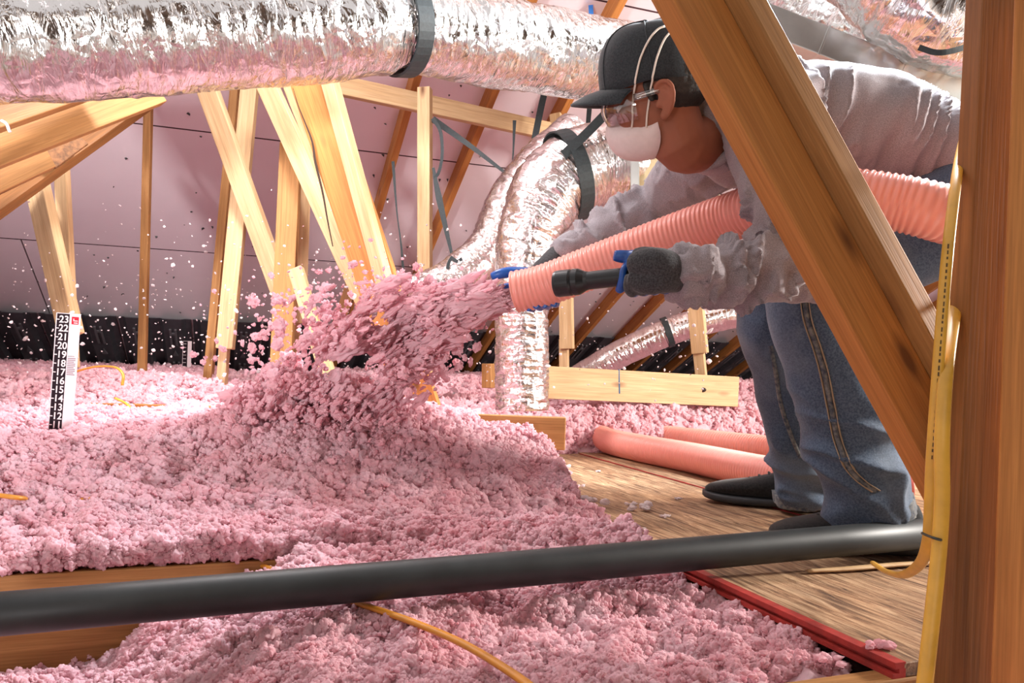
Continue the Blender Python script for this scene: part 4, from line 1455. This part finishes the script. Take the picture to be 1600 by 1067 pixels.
neck_base = V3((0.47, 1.71, 0.90))
body_parts = [
    ell((0.0, 0, 0.055), (0.102, 0.078, 0.098)),           # skull
    ell((0.030, 0, -0.015), (0.070, 0.066, 0.085)),         # face
    ell((0.030, 0, -0.060), (0.050, 0.052, 0.040)),         # jaw
    ell((0.052, 0, -0.076), (0.022, 0.024, 0.018)),         # chin
    ell((0.100, 0, 0.004), (0.014, 0.012, 0.026)),         # nose ridge
    ell((0.106, 0, -0.012), (0.013, 0.016, 0.012)),         # nose tip
    ell((0.092, 0, 0.035), (0.016, 0.050, 0.013)),          # brow
    ell((0.070, 0.042, -0.012), (0.024, 0.020, 0.022)), ell((0.070, -0.042, -0.012), (0.024, 0.020, 0.022)),   # cheekbones
    ell((0.086, 0, -0.046), (0.014, 0.024, 0.009)),         # lips
    L([HP(-0.012, 0, -0.03), HP(-0.028, 0, -0.09), neck_base.lerp(HP(-0.03, 0, -0.09), 0.35), neck_base], [(0.060, 0.056), (0.058, 0.056), (0.060, 0.060), (0.066, 0.075)], 16, 20),
]
def ear(side):
    c = []
    y = 0.077 * side
    # helix rim, bowl and lobe
    rim = [HP(0.010, y, 0.018), HP(0.006, y * 1.10, 0.032), HP(-0.008, y * 1.18, 0.037), HP(-0.021, y * 1.22, 0.028), HP(-0.024, y * 1.22, 0.010), HP(-0.018, y * 1.16, -0.010), HP(-0.008, y * 1.08, -0.026), HP(0.002, y * 1.03, -0.032), HP(0.006, y * 1.0, -0.022)]
    c.append(L(rim, [0.0048] * len(rim), 30, 10))
    c.append(ell((-0.010, y * 1.06, 0.006), (0.017, 0.006, 0.028)))
    c.append(ell((0.001, y * 1.06, -0.026), (0.0085, 0.006, 0.010)))
    inner = [HP(-0.004, y * 1.13, 0.022), HP(-0.013, y * 1.16, 0.012), HP(-0.011, y * 1.14, -0.006), HP(-0.003, y * 1.08, -0.016)]
    c.append(L(inner, [0.0035] * 4, 16, 8))
    c.append(ell((0.009, y * 1.04, -0.004), (0.005, 0.006, 0.008)))
    return c
body_parts += ear(1) + ear(-1)
# trunk and limbs under the clothes, so that the body is one figure
body_parts.append(L(torso_pts, [(a * 0.74, b * 0.78) for a, b in torso_r], 30, 24))
for sh, el_, wr in ((shN, elN, wrN), (shF, elF, wrF)):
    body_parts.append(L([V3((0.56, 1.74, 0.92)), sh, el_, wr], [0.055, 0.05, 0.036, 0.024], 40, 14))
for hp, kn_, an in ((hipN, kneeN, ankN), (hipF, kneeF, ankF)):
    body_parts.append(L([V3((1.05, 1.79, 0.79)), hp, kn_, an], [0.07, 0.068, 0.046, 0.032], 40, 14))
body = remeshed('body', body_parts, 0.0036, 5, SKIN, parent=man)

# ------------------------------------------------------------------ sweatshirt
slN = [V3((0.60, 1.66, 0.94)), shN, shN.lerp(elN, 0.5) + V3((0.01, -0.012, 0)), elN + V3((0.02, -0.005, -0.01)), elN.lerp(wrN, 0.45) + V3((0.0, 0, -0.010)), elN.lerp(wrN, 0.8), wrN]
slN_r = [0.085, 0.090, 0.076, 0.068, 0.057, 0.046, 0.038]
slF = [V3((0.58, 1.86, 0.93)), shF, shF.lerp(elF, 0.5), elF + V3((0.01, 0, 0)), elF.lerp(wrF, 0.5), wrF]
slF_r = [0.085, 0.088, 0.078, 0.068, 0.050, 0.036]
sweat_parts = [L(torso_pts, torso_r, 44, 36), L(slN, slN_r, 60, 28), L(slF, slF_r, 60, 28),
               L([V3((0.50, 1.73, 0.93)), neck_base.lerp(HP(-0.05, 0, -0.06), 0.70)], [(0.098, 0.108), (0.080, 0.084)], 8, 26)]
tc = np.array(catmull([list(p) for p in torso_pts], 120))
armN = catmull([list(p) for p in slN], 160)
armF = catmull([list(p) for p in slF], 160)
def nearest(path, co):
    best = np.full(len(co), 1e9); idx = np.zeros(len(co), int)
    for k in range(0, len(path), 2):
        d = np.sum((co - path[k]) ** 2, axis=1)
        m = d < best
        best[m] = d[m]; idx[m] = k
    return np.sqrt(best), idx / (len(path) - 1)
def arclen(path): return float(np.sum(np.linalg.norm(np.diff(path, axis=0), axis=1)))
def fold_ridge(x): return np.clip(np.sin(x), -0.35, 1)
def ridged(p, seed):
    """irregular creases: sharp raised folds with broad hollows"""
    n = vnoise(p, seed)
    return (1 - np.abs(2 * n - 1)) ** 2.2
def sweat_disp(co, no):
    dN, uN = nearest(armN, co)
    dF, uF = nearest(armF, co)
    dT, uT = nearest(tc, co)
    onN = (dN < 0.10) & (uN > 0.22)
    onF = (dF < 0.10) & (uF > 0.22) & ~onN
    out = (fbm(co * 9, 2, 3) - 0.5) * 0.014
    warp = np.stack([fbm(co * 10, 2, 20), fbm(co * 10, 2, 22), fbm(co * 10, 2, 24)], axis=1) * 1.3
    # gathers round the sleeves: creases run mostly round the arm, slanting
    for on, u, path, sd in ((onN, uN, armN, 1), (onF, uF, armF, 2)):
        Ls = arclen(path)
        q = np.stack([u * Ls * 34 + co[:, 2] * 16, co[:, 1] * 9, co[:, 2] * 9], axis=1) + warp * 1.2
        f = ridged(q, 31 + sd) - 0.35
        a = 0.024 * sstep(0.36, 0.58, u) + 0.010
        out += np.where(on, f * a, 0)
    # folds hanging across the back and side of the trunk
    tr = ~(onN | onF)
    q = np.stack([co[:, 0] * 36 - (co[:, 2] - 0.9) * 10, co[:, 1] * 3.5, co[:, 2] * 3.5], axis=1) + warp * 0.9
    f = ridged(q, 51) - 0.3
    side = np.clip((1.045 - co[:, 2]) / 0.08, 0, 1)
    out += np.where(tr & (uT < 0.8), f * 0.020 * (0.10 + 0.90 * side), 0)
    q = np.stack([(co[:, 0] * 0.8 + co[:, 1] * 0.5 - co[:, 2] * 0.5) * 17, co[:, 1] * 5, co[:, 2] * 4], axis=1) + warp
    out += np.where(tr & (uT >= 0.8), (ridged(q, 63) - 0.3) * 0.022, 0)
    return out
sweat = remeshed('sweatshirt', sweat_parts, 0.0060, 8, SWEAT, sweat_disp, man)
# ribbed cuffs
for nm, path, r0 in (('cuff', armN, 0.041), ('cuff', armF, 0.037)):
    a, b_ = path[-16], path[-1] + (path[-1] - path[-8]) * 0.15
    tube(nm, [a, b_], [r0 + 0.004, r0 - 0.004], SWEAT, n=14, seg=40, parent=sweat,
         disp=lambda S, A: 0.0014 * np.cos(A * 22) + 0.004 * np.sin(np.clip(S / (S.max() + 1e-6), 0, 1) * math.pi))
# hood / collar roll at the neck
col_pts = []
cc = neck_base.lerp(HP(-0.05, 0, -0.06), 0.70)
cax = (HP(-0.05, 0, -0.06) - neck_base).normalized()
cm = frame_mat(cax, (0, 1, 0))
for k in range(13):
    a = 2 * math.pi * k / 12
    col_pts.append(cc + cm @ V3((0.006 * math.sin(2 * a), 0.078 * math.cos(a), 0.074 * math.sin(a))))
tube('collar', col_pts, 0.011, SWEAT, n=60, seg=12, parent=sweat)

# ------------------------------------------------------------------ jeans
def leg_path(hip, kn_, an, drop):
    return [V3((1.06, 1.79, 0.79)).lerp(hip, 0.6), hip, hip.lerp(kn_, 0.55), kn_, kn_.lerp(an, 0.30), kn_.lerp(an, 0.65), kn_.lerp(an, 0.90), an + V3((0.0, 0, -drop))]
jN = leg_path(hipN, kneeN, ankN, -0.005)
jF = leg_path(hipF, kneeF, ankF, 0.030)
jr = [0.12, 0.118, 0.100, 0.090, 0.088, 0.086, 0.084, 0.083]
jeans_parts = [L([torso_pts[0] + V3((0.03, 0, -0.02)), torso_pts[1] + V3((0, 0, -0.01)), torso_pts[2] + V3((0.02, 0, -0.01))], [(0.105, 0.14), (0.125, 0.165), (0.118, 0.16)], 14, 28),
               L(jN, jr, 70, 28), L(jF, jr, 70, 28)]
pN = catmull([list(p) for p in jN], 160)
pF = catmull([list(p) for p in jF], 160)
def jeans_disp(co, no):
    dN, uN = nearest(pN, co)
    dF, uF = nearest(pF, co)
    u = np.where(dN < dF, uN, uF)
    w = (fbm(co * 7, 2, 81) - 0.5) * 7
    out = (fbm(co * 6, 2, 83) - 0.5) * 0.016
    # stacked breaks above the hem, drag lines behind the knee
    warp = np.stack([fbm(co * 8, 2, 20), fbm(co * 8, 2, 22), fbm(co * 8, 2, 24)], axis=1) * 1.4
    f = ridged(np.stack([co[:, 2] * 17 + co[:, 0] * 6, co[:, 0] * 5, co[:, 1] * 5], axis=1) + warp, 71) - 0.3
    out += f * 0.026 * sstep(0.70, 0.86, u)
    g = ridged(np.stack([(co[:, 2] * 0.8 + co[:, 0]) * 10, co[:, 0] * 4, co[:, 1] * 4], axis=1) + warp, 73) - 0.3
    out += g * 0.020 * sstep(0.30, 0.5, u) * (1 - sstep(0.66, 0.8, u)) * vnoise(co * 6, 87)
    return out
jeans = remeshed('jeans', jeans_parts, 0.0062, 7, DENIM, jeans_disp, man)

def bvh_of(o):
    me = o.data
    return BVHTree.FromPolygons([v.co.copy() for v in me.vertices], [tuple(p.vertices) for p in me.polygons])
def cast(bvh, x, y, lift=0.002, default_Y=1.6):
    o = V3((0, 0, CAMZ))
    d = ray(x, y).normalized()
    hit = bvh.ray_cast(o, d)
    if hit[0] is None:
        return P(x, y, default_Y), -d
    n = hit[1] if hit[1].dot(d) < 0 else -hit[1]
    return hit[0] + n * lift, n
jb = bvh_of(jeans)
def seam(name, px, w, mat, parent, bvh, lift=0.0015, n=60, th=0.003):
    q = catmull([(x, y, 0) for x, y in px], n)
    pts, nor = zip(*[cast(bvh, x, y, lift) for x, y, _ in q])
    C = np.array([list(p) for p in pts])
    for _ in range(6):
        C[1:-1] = (C[:-2] + C[1:-1] * 2 + C[2:]) / 4
    C = C - np.array([0, 0, 0])
    T = np.gradient(C, axis=0); T /= np.linalg.norm(T, axis=1)[:, None] + 1e-9
    Nn_ = np.array([list(v) for v in nor])
    S = np.cross(T, Nn_); S /= np.linalg.norm(S, axis=1)[:, None] + 1e-9
    V, Fc = [], []
    for i in range(n):
        for a, h in ((-w / 2, -0.004), (-w / 2, th * 0.6), (0, th), (w / 2, th * 0.6), (w / 2, -0.004)):
            V.append(C[i] + S[i] * a + Nn_[i] * h)
    for i in range(n - 1):
        for k in range(4):
            Fc.append([i * 5 + k, i * 5 + k + 1, i * 5 + 6 + k, i * 5 + 5 + k])
    return mobj(name, V, Fc, mat, parent, True)
STITCH = simple('tan_thread', (0.34, 0.26, 0.18), 0.8)
sp_px = [(1256, 462), (1262, 500), (1276, 540), (1288, 580), (1298, 630), (1310, 690), (1326, 730), (1345, 752), (1368, 768)]
sm_ = seam('side_seam', sp_px, 0.010, DENIM_DARK, jeans, jb)
seam('stitch_line', [(x + 6, y - 1) for x, y in sp_px], 0.002, STITCH, jeans, jb, 0.003)
seam('stitch_line', [(x - 6, y + 1) for x, y in sp_px], 0.002, STITCH, jeans, jb, 0.003)
seam('side_seam', [(1204, 540), (1212, 580), (1220, 630), (1236, 680), (1250, 715)], 0.010, DENIM_DARK, jeans, jb)
# turned hems
for path, r0 in ((pN, 0.083), (pF, 0.083)):
    a, b_ = path[-1] - (path[-1] - path[-12]) * 0.30, path[-1] + (path[-1] - path[-12]) * 0.12
    tube('hem', [a, b_], [r0 + 0.006, r0 + 0.005], DENIM_DARK, n=8, seg=48, parent=jeans, up=(1, 0, 0),
         disp=lambda S, A: 0.003 * np.sin(A * 7 + 1) + 0.0015 * np.sin(A * 23))

# ------------------------------------------------------------------ shoes
def shoe(heel, toe, width=0.102):
    ax = (toe - heel); ax.z = 0
    Ls = ax.length
    M = frame_mat(ax, (0, 0, 1))           # x heel->toe, y up, z side
    base = V3((heel.x, heel.y, 0.004))
    def loftp(prof, n=40, seg=30, square=2.4):
        V, Fc = [], []
        R = catmull([[a * Ls, b, c, d] for a, b, c, d in prof], n)
        for x, zb, zt, hw in R:
            for j in range(seg):
                an = 2 * math.pi * j / seg
                c, s_ = math.cos(an), math.sin(an)
                cy = math.copysign(abs(c) ** (2 / square), c); sy = math.copysign(abs(s_) ** (2 / square), s_)
                V.append(base + M @ V3((x, (zb + zt) / 2 + sy * (zt - zb) / 2, cy * hw)))
        for i in range(n - 1):
            for j in range(seg):
                k = (j + 1) % seg
                Fc.append([i * seg + j, i * seg + k, (i + 1) * seg + k, (i + 1) * seg + j])
        Fc.append(list(range(seg))[::-1]); Fc.append([(n - 1) * seg + j for j in range(seg)])
        return V, Fc
    h = width / 2
    up = loftp([(-0.01, 0.03, 0.06, 0.018), (0.02, 0.025, 0.105, h * 0.62), (0.15, 0.022, 0.118, h * 0.80), (0.32, 0.022, 0.112, h * 0.80), (0.48, 0.022, 0.094, h * 0.88), (0.66, 0.022, 0.075, h * 0.98), (0.84, 0.024, 0.062, h * 0.92), (0.95, 0.026, 0.050, h * 0.62), (0.99, 0.028, 0.040, h * 0.25)])
    o = mobj('shoe', *up, SHOE, man, True)
    so = loftp([(-0.02, 0.0, 0.030, 0.020), (0.02, 0.0, 0.030, h * 0.72), (0.15, 0.0, 0.030, h * 0.90), (0.40, 0.002, 0.026, h * 0.88), (0.66, 0.0, 0.026, h * 1.08), (0.86, 0.002, 0.028, h * 1.0), (0.97, 0.008, 0.030, h * 0.66), (1.01, 0.014, 0.030, h * 0.22)], square=4)
    mobj('sole', *so, SOLE, o, True)
    # laces
    for k in range(4):
        x = Ls * (0.44 + 0.07 * k)
        zt = 0.099 - 0.0095 * k
        tube('lace', [base + M @ V3((x, zt - 0.006, -0.022)), base + M @ V3((x + 0.006, zt + 0.004, 0)), base + M @ V3((x, zt - 0.006, 0.022))], 0.0028, SHOE, n=10, seg=8, parent=o)
    return o
shoe(PZ(1434, 868, 0.0), PZ(1200, 857, 0.0))
shoe(PZ(1318, 803, 0.0), PZ(1100, 782, 0.0))

# ------------------------------------------------------------------ hair, cap, mask, goggles
remeshed('hair', [ell((-0.022, 0, 0.045), (0.090, 0.082, 0.080)), ell((-0.040, 0, 0.018), (0.066, 0.0755, 0.040))] +
         [L([HP(0.022, 0.073 * sd, 0.045), HP(0.020, 0.0765 * sd, 0.020), HP(0.017, 0.076 * sd, 0.004)], [(0.012, 0.006), (0.010, 0.005), (0.006, 0.004)], 8, 10) for sd in (1, -1)],
         0.004, 3, HAIR, lambda co, no: (vnoise(co * 240, 5) - 0.5) * 0.002, man)

def cap_mesh():
    V, Fc = [], []
    seg, rings = 48, 16
    for sh in (0, 1):
        off = 0.0025 * sh
        for i in range(rings + 1):
            ph = (i / rings) * math.pi / 2
            for j in range(seg):
                a = 2 * math.pi * j / seg
                ca, sa = math.cos(a), math.sin(a)
                front = max(ca, 0) ** 1.5
                ring = 0.022 - 0.006 * front - 0.016 * max(-ca, 0)
                h = 0.136 + 0.006 * front - ring
                k = math.sin(ph) ** 0.82
                rr = math.cos(ph) ** (0.62 + 0.0 * front)
                x = 0.008 + (0.112 - off) * ca * rr
                y = (0.0905 - off) * sa * rr
                z = ring + 0.022 + (h - off) * k
                V.append(HP(x, y, z))
    o1 = (rings + 1) * seg
    for i in range(rings):
        for j in range(seg):
            k = (j + 1) % seg
            Fc.append([i * seg + j, i * seg + k, (i + 1) * seg + k, (i + 1) * seg + j])
            Fc.append([o1 + i * seg + k, o1 + i * seg + j, o1 + (i + 1) * seg + j, o1 + (i + 1) * seg + k])
    for j in range(seg):
        k = (j + 1) % seg
        Fc.append([j, o1 + j, o1 + k, k])
    return V, Fc
cap = mobj('cap', *cap_mesh(), CAPM, man, True)
# panel seams and button
for a0 in (0.0, 60, 120, 180, 240, 300):
    a = math.radians(a0 + 30)
    pts = []
    for i in range(15):
        ph = i / 14 * math.pi / 2
        ca, sa = math.cos(a), math.sin(a)
        front = max(ca, 0) ** 1.5
        ring = 0.022 - 0.006 * front - 0.016 * max(-ca, 0)
        h = 0.136 + 0.006 * front - ring
        pts.append(HP(0.008 + 0.1125 * ca * math.cos(ph) ** 0.62, 0.091 * sa * math.cos(ph) ** 0.62, ring + 0.022 + (h + 0.0005) * math.sin(ph) ** 0.82))
    tube('panel_seam', pts, 0.0014, CAPM, n=30, seg=6, parent=cap)
mobj('button', *ell((0.008, 0, 0.160), (0.008, 0.008, 0.005), 14, 8), CAPM, cap, True)
V, Fc = [], []
nu, nvv = 24, 10
for sh in (0, 1):
    for i in range(nu + 1):
        a = math.radians(-68 + 136 * i / nu)
        for j in range(nvv + 1):
            f = j / nvv
            ext = 0.066 * max(math.cos(a * 1.12), 0.0) ** 0.55 * f
            x = 0.008 + 0.110 * math.cos(a) + ext
            y = 0.089 * math.sin(a) * (1 + 0.02 * f)
            z = 0.038 + 0.010 * math.cos(a) - 0.013 * f * f - 0.95 * y * y * (1.5 + f) - 0.004 * sh + 0.012
            V.append(HP(x, y, z - 0.006))
o1 = (nu + 1) * (nvv + 1)
for i in range(nu):
    for j in range(nvv):
        q = [i * (nvv + 1) + j, i * (nvv + 1) + j + 1, (i + 1) * (nvv + 1) + j + 1, (i + 1) * (nvv + 1) + j]
        Fc.append(q); Fc.append([o1 + k for k in q[::-1]])
    q = [i * (nvv + 1) + nvv, (i + 1) * (nvv + 1) + nvv]
    Fc.append([q[0], o1 + q[0], o1 + q[1], q[1]])
mobj('brim', V, Fc, CAPM, cap, True)

# dust mask: domed cup
V, Fc = [], []
seg, rings = 40, 12
for sh in (0, 1):
    for i in range(rings + 1):
        ph = i / rings * math.pi / 2
        for j in range(seg):
            a = 2 * math.pi * j / seg
            k = math.cos(ph) ** 0.75
            y = 0.066 * math.sin(a) * k * (1.0 - 0.28 * max(math.cos(a), 0))
            z = -0.045 + 0.060 * math.cos(a) * k
            depth = (0.080 - 0.003 * sh) * math.sin(ph) ** 0.8
            x = 0.044 + depth - 0.030 * (1 - k * 0) * (abs(math.sin(a)) * k) ** 2 - 0.010 * min(math.cos(a), 0) * -k
            V.append(HP(x, y, z))
o1 = (rings + 1) * seg
for i in range(rings):
    for j in range(seg):
        k = (j + 1) % seg
        Fc.append([i * seg + j, i * seg + k, (i + 1) * seg + k, (i + 1) * seg + j])
        Fc.append([o1 + i * seg + k, o1 + i * seg + j, o1 + (i + 1) * seg + j, o1 + (i + 1) * seg + k])
for j in range(seg):
    k = (j + 1) % seg
    Fc.append([j, o1 + j, o1 + k, k])
mask = mobj('dust_mask', V, Fc, MASKM, man, True)
cpb, bdb = bvh_of(cap), bvh_of(body)
def strap_pts(px, yoff=0.0015):
    out = []
    for x, y in px:
        a, na = cast(cpb, x, y, yoff, 9.0)
        b_, nb = cast(bdb, x, y, yoff, 9.0)
        out.append(a if a.y < b_.y else b_)
    return out
for px in ([(988, 199), (989, 160), (993, 128), (1001, 92), (1015, 62), (1030, 46), (1044, 42)], [(1010, 199), (1012, 170), (1018, 130), (1026, 92), (1037, 64), (1048, 50)]):
    q = catmull([(x, y, 0) for x, y in px], 60)
    pts = strap_pts([(x, y) for x, y, _ in q], 0.003)
    C = np.array([list(p) for p in pts if p.y < 2.0])
    # the elastic spans hollows in a straight line
    yb = C[:, 1].copy()
    for _ in range(60):
        C[1:-1, 1] = np.minimum(yb[1:-1], (C[:-2, 1] + C[2:, 1]) / 2)
    tube('mask_strap', C[::3], 0.0020, ELASTIC, n=50, seg=8, parent=mask)
mkb = bvh_of(mask)
nc = []
for yy_ in (-0.024, -0.012, 0, 0.012, 0.024):
    h = mkb.ray_cast(HP(0.3, yy_, -0.010 - 8 * yy_ * yy_), -fw)
    if h[0] is not None: nc.append(h[0] + fw * 0.001)
tube('nose_clip', nc, [(0.003, 0.0016)] * len(nc), simple('clip_metal', (0.55, 0.42, 0.38), 0.4, 0.6), n=14, seg=8, parent=mask)

# safety glasses
GL, ntg, bgl = new_mat('clear_polycarbonate')
tr_, gl_, mxs = ntg.nodes.new('ShaderNodeBsdfTransparent'), ntg.nodes.new('ShaderNodeBsdfGlossy'), ntg.nodes.new('ShaderNodeMixShader')
tr_.inputs[0].default_value = (0.93, 0.92, 0.92, 1)
gl_.inputs['Roughness'].default_value = 0.06
fr_ = ntg.nodes.new('ShaderNodeFresnel'); fr_.inputs[0].default_value = 1.6
ad_ = ntg.nodes.new('ShaderNodeMath'); ad_.operation = 'ADD'; ad_.inputs[1].default_value = 0.12
ntg.links.new(fr_.outputs[0], ad_.inputs[0]); ntg.links.new(ad_.outputs[0], mxs.inputs[0])
ntg.links.new(tr_.outputs[0], mxs.inputs[1]); ntg.links.new(gl_.outputs[0], mxs.inputs[2])
ntg.links.new(mxs.outputs[0], ntg.nodes['Material Output'].inputs['Surface'])
ntg.nodes.remove(bgl)
V, Fc = [], []
nu, nv_ = 36, 8
for i in range(nu + 1):
    a = math.radians(-88 + 176 * i / nu)
    for j in range(nv_ + 1):
        f = j / nv_
        z = 0.030 - 0.052 * f + 0.010 * f * math.exp(-(a / 0.22) ** 2)
        rr = 0.074 + 0.006 * math.sin(f * math.pi)
        V.append(HP(0.048 + (rr - 0.003) * math.cos(a), rr * math.sin(a) * 1.06, z))
for i in range(nu):
    for j in range(nv_):
        Fc.append([i * (nv_ + 1) + j, i * (nv_ + 1) + j + 1, (i + 1) * (nv_ + 1) + j + 1, (i + 1) * (nv_ + 1) + j])
gog = mobj('safety_glasses', V, Fc, GL, man, True)
for sd in (1, -1):
    tube('temple_arm', [HP(0.052, 0.081 * sd, 0.020), HP(0.02, 0.083 * sd, 0.022), HP(-0.015, 0.083 * sd, 0.024)], [(0.007, 0.0015)] * 3, GL, n=10, seg=8, parent=gog)
# eyes behind the lenses
EYE = simple('eye_white', (0.7, 0.62, 0.58), 0.3)
IRIS = simple('iris', (0.03, 0.015, 0.01), 0.2)
for sd in (1, -1):
    e = mobj('eye', *ell((0.080, 0.032 * sd, 0.006), (0.012, 0.012, 0.010), 16, 10), EYE, man, True)
    mobj('iris', *ell((0.0885, 0.032 * sd, 0.005), (0.0045, 0.0055, 0.0055), 12, 8), IRIS, e, True)

# ------------------------------------------------------------------ gloves
def hand(name, parts_grey, parts_blue, cuff_pts):
    g = remeshed(name, parts_grey, 0.0026, 4, GLOVE, parent=man)
    remeshed('coated_fingers', parts_blue, 0.0024, 4, GLOVE_BLUE, parent=g)
    return g
# near hand round the flashlight barrel
fM = frame_mat(fdir, (0, 0, 1))       # x along barrel (to the wrist), y up, z = x cross y
def FP(x, ang, r):
    """point round the barrel: ang 0 = up, 90 = toward the camera, 180 = down"""
    a = math.radians(ang)
    side = V3((0, -1, 0)); side = (side - fdir * side.dot(fdir)).normalized()
    upb = fM.col[1]
    return f0 + fdir * x + upb * (math.cos(a) * r) + side * (math.sin(a) * r)
palm = [L([FP(0.155, 55, 0.031), FP(0.175, 65, 0.034), FP(0.205, 75, 0.032), wrN.lerp(FP(0.205, 70, 0.03), 0.35), wrN], [(0.020, 0.026), (0.028, 0.031), (0.030, 0.031), (0.030, 0.027), (0.029, 0.026)], 30, 20),
        L([FP(0.150, 100, 0.032), FP(0.178, 115, 0.035), FP(0.205, 110, 0.03), wrN], [(0.018, 0.020), (0.024, 0.024), (0.028, 0.026), (0.026, 0.024)], 24, 18)]
fing_grey, fing_blue = [], []
for k in range(4):
    x = 0.146 + 0.0185 * k
    fing_grey.append(L([FP(x + 0.006, 95, 0.034), FP(x, 130, 0.0335), FP(x, 165, 0.031)], [0.0125, 0.0120, 0.0110], 12, 12))
    fing_blue.append(L([FP(x, 160, 0.0300), FP(x, 205, 0.0285), FP(x, 250, 0.0280), FP(x, 300 - 8 * k, 0.0275)], [0.0112, 0.0108, 0.0102, 0.0085], 18, 12))
thumb_g = L([FP(0.190, 40, 0.036), FP(0.170, 22, 0.036), FP(0.155, 8, 0.035)], [0.016, 0.0145, 0.013], 12, 12)
thumb_b = L([FP(0.160, 12, 0.0335), FP(0.142, 2, 0.034), FP(0.126, 8, 0.037), FP(0.116, 14, 0.040)], [0.0128, 0.0125, 0.0118, 0.0095], 16, 12)
web_b = L([FP(0.145, 5, 0.026), FP(0.136, 60, 0.0235), FP(0.132, 110, 0.0235), FP(0.122, 165, 0.0265)], [0.0075, 0.0065, 0.0070, 0.0085], 20, 12)
hand('glove', palm + fing_grey + [thumb_g], fing_blue + [thumb_b, web_b], None)

# far hand round the hose near its mouth
hC = catmull([list(p) for p in HOSE_PTS], 400)
hT, hN_, hB = frames(hC)
harc = np.concatenate([[0], np.cumsum(np.linalg.norm(np.diff(hC, axis=0), axis=1))])
def HPs(x, ang, r):
    """point round the hose at x m from its mouth: ang 0 up, 90 toward the camera, 180 down, 270 behind"""
    if x < 0:
        c, T = V3(hC[0]) + V3(hT[0]) * x, V3(hT[0])
    else:
        k = int(np.searchsorted(harc, x))
        c, T = V3(hC[k]), V3(hT[k])
    upb = V3((0, 0, 1)); upb = (upb - T * upb.z).normalized()
    side = V3((0, -1, 0)); side = (side - T * side.dot(T)).normalized()
    side = (side - upb * side.dot(upb)).normalized()
    a = math.radians(ang)
    return c + upb * (math.cos(a) * r) + side * (math.sin(a) * r)
HR = 0.054
palmF = [L([wrF, HPs(0.10, 318, HR + 0.026), HPs(0.065, 300, HR + 0.022), HPs(0.035, 285, HR + 0.018)], [(0.028, 0.030), (0.028, 0.034), (0.026, 0.036), (0.018, 0.034)], 26, 18)]
fg, fb = [], []
for k, (x, tip) in enumerate(((-0.004, 168), (0.016, 160), (0.036, 165), (0.055, 178))):
    fg.append(L([HPs(x + 0.012, 290, HR + 0.018), HPs(x + 0.004, 262, HR + 0.014)], [0.013, 0.012], 8, 12))
    fb.append(L([HPs(x + 0.005, 265, HR + 0.013), HPs(x, 230, HR + 0.012), HPs(x - 0.004, 200, HR + 0.012), HPs(x - 0.006, tip, HR + 0.009)], [0.0118, 0.0112, 0.0105, 0.0088], 18, 12))
thF = L([HPs(0.062, 330, HR + 0.018), HPs(0.036, 356, HR + 0.015), HPs(0.008, 6, HR + 0.013), HPs(-0.012, 8, HR + 0.010)], [0.016, 0.0145, 0.013, 0.010], 20, 12)
idx = L([HPs(0.02, 292, HR + 0.012), HPs(-0.01, 300, HR + 0.006), HPs(-0.034, 306, HR - 0.002)], [0.0125, 0.011, 0.009], 14, 12)
hand('glove', palmF + fg, fb + [thF, idx], None)

# ================================================================== PRINT ON DUCT AND CABLE
low = [o for o in bpy.data.objects if o.type == 'MESH' and o.parent is d4 and o.name.startswith('foil_jacket')][0]
lb = bvh_of(low)
BROWN_INK = simple('brown_print', (0.16, 0.07, 0.035), 0.8)
def print_marks(bvh, x0, y0, x1, y1, n, h, mat, parent, dY, seed, lift=0.0015):
    r_ = random.Random(seed)
    for k in range(n):
        f = (k + 0.15) / n
        g = f + r_.uniform(0.35, 0.75) / n
        a, na = cast(bvh, x0 + (x1 - x0) * f, y0 + (y1 - y0) * f, lift, dY)
        b_, nb = cast(bvh, x0 + (x1 - x0) * g, y0 + (y1 - y0) * g, lift, dY)
        if abs(a.y - b_.y) > 0.06 or abs(a.y - dY) > 0.3: continue
        ribbon('printed_mark', [a, b_], h * r_.uniform(0.6, 1.0), 0.0006, mat, parent, n=3)
print_marks(lb, 962, 549, 1034, 516, 11, 0.028, BROWN_INK, d4, 4.45, 3)
print_marks(lb, 1056, 506, 1142, 484, 13, 0.018, BROWN_INK, d4, 4.42, 4)
cab = [o for o in bpy.data.objects if o.get('label', '').startswith('yellow cable down')][0]
cbv = bvh_of(cab)
DARK_INK = simple('cable_print', (0.10, 0.06, 0.02), 0.8)
print_marks(cbv, 1482, 380, 1456, 720, 34, 0.0022, DARK_INK, cab, 1.0, 6, 0.0004)
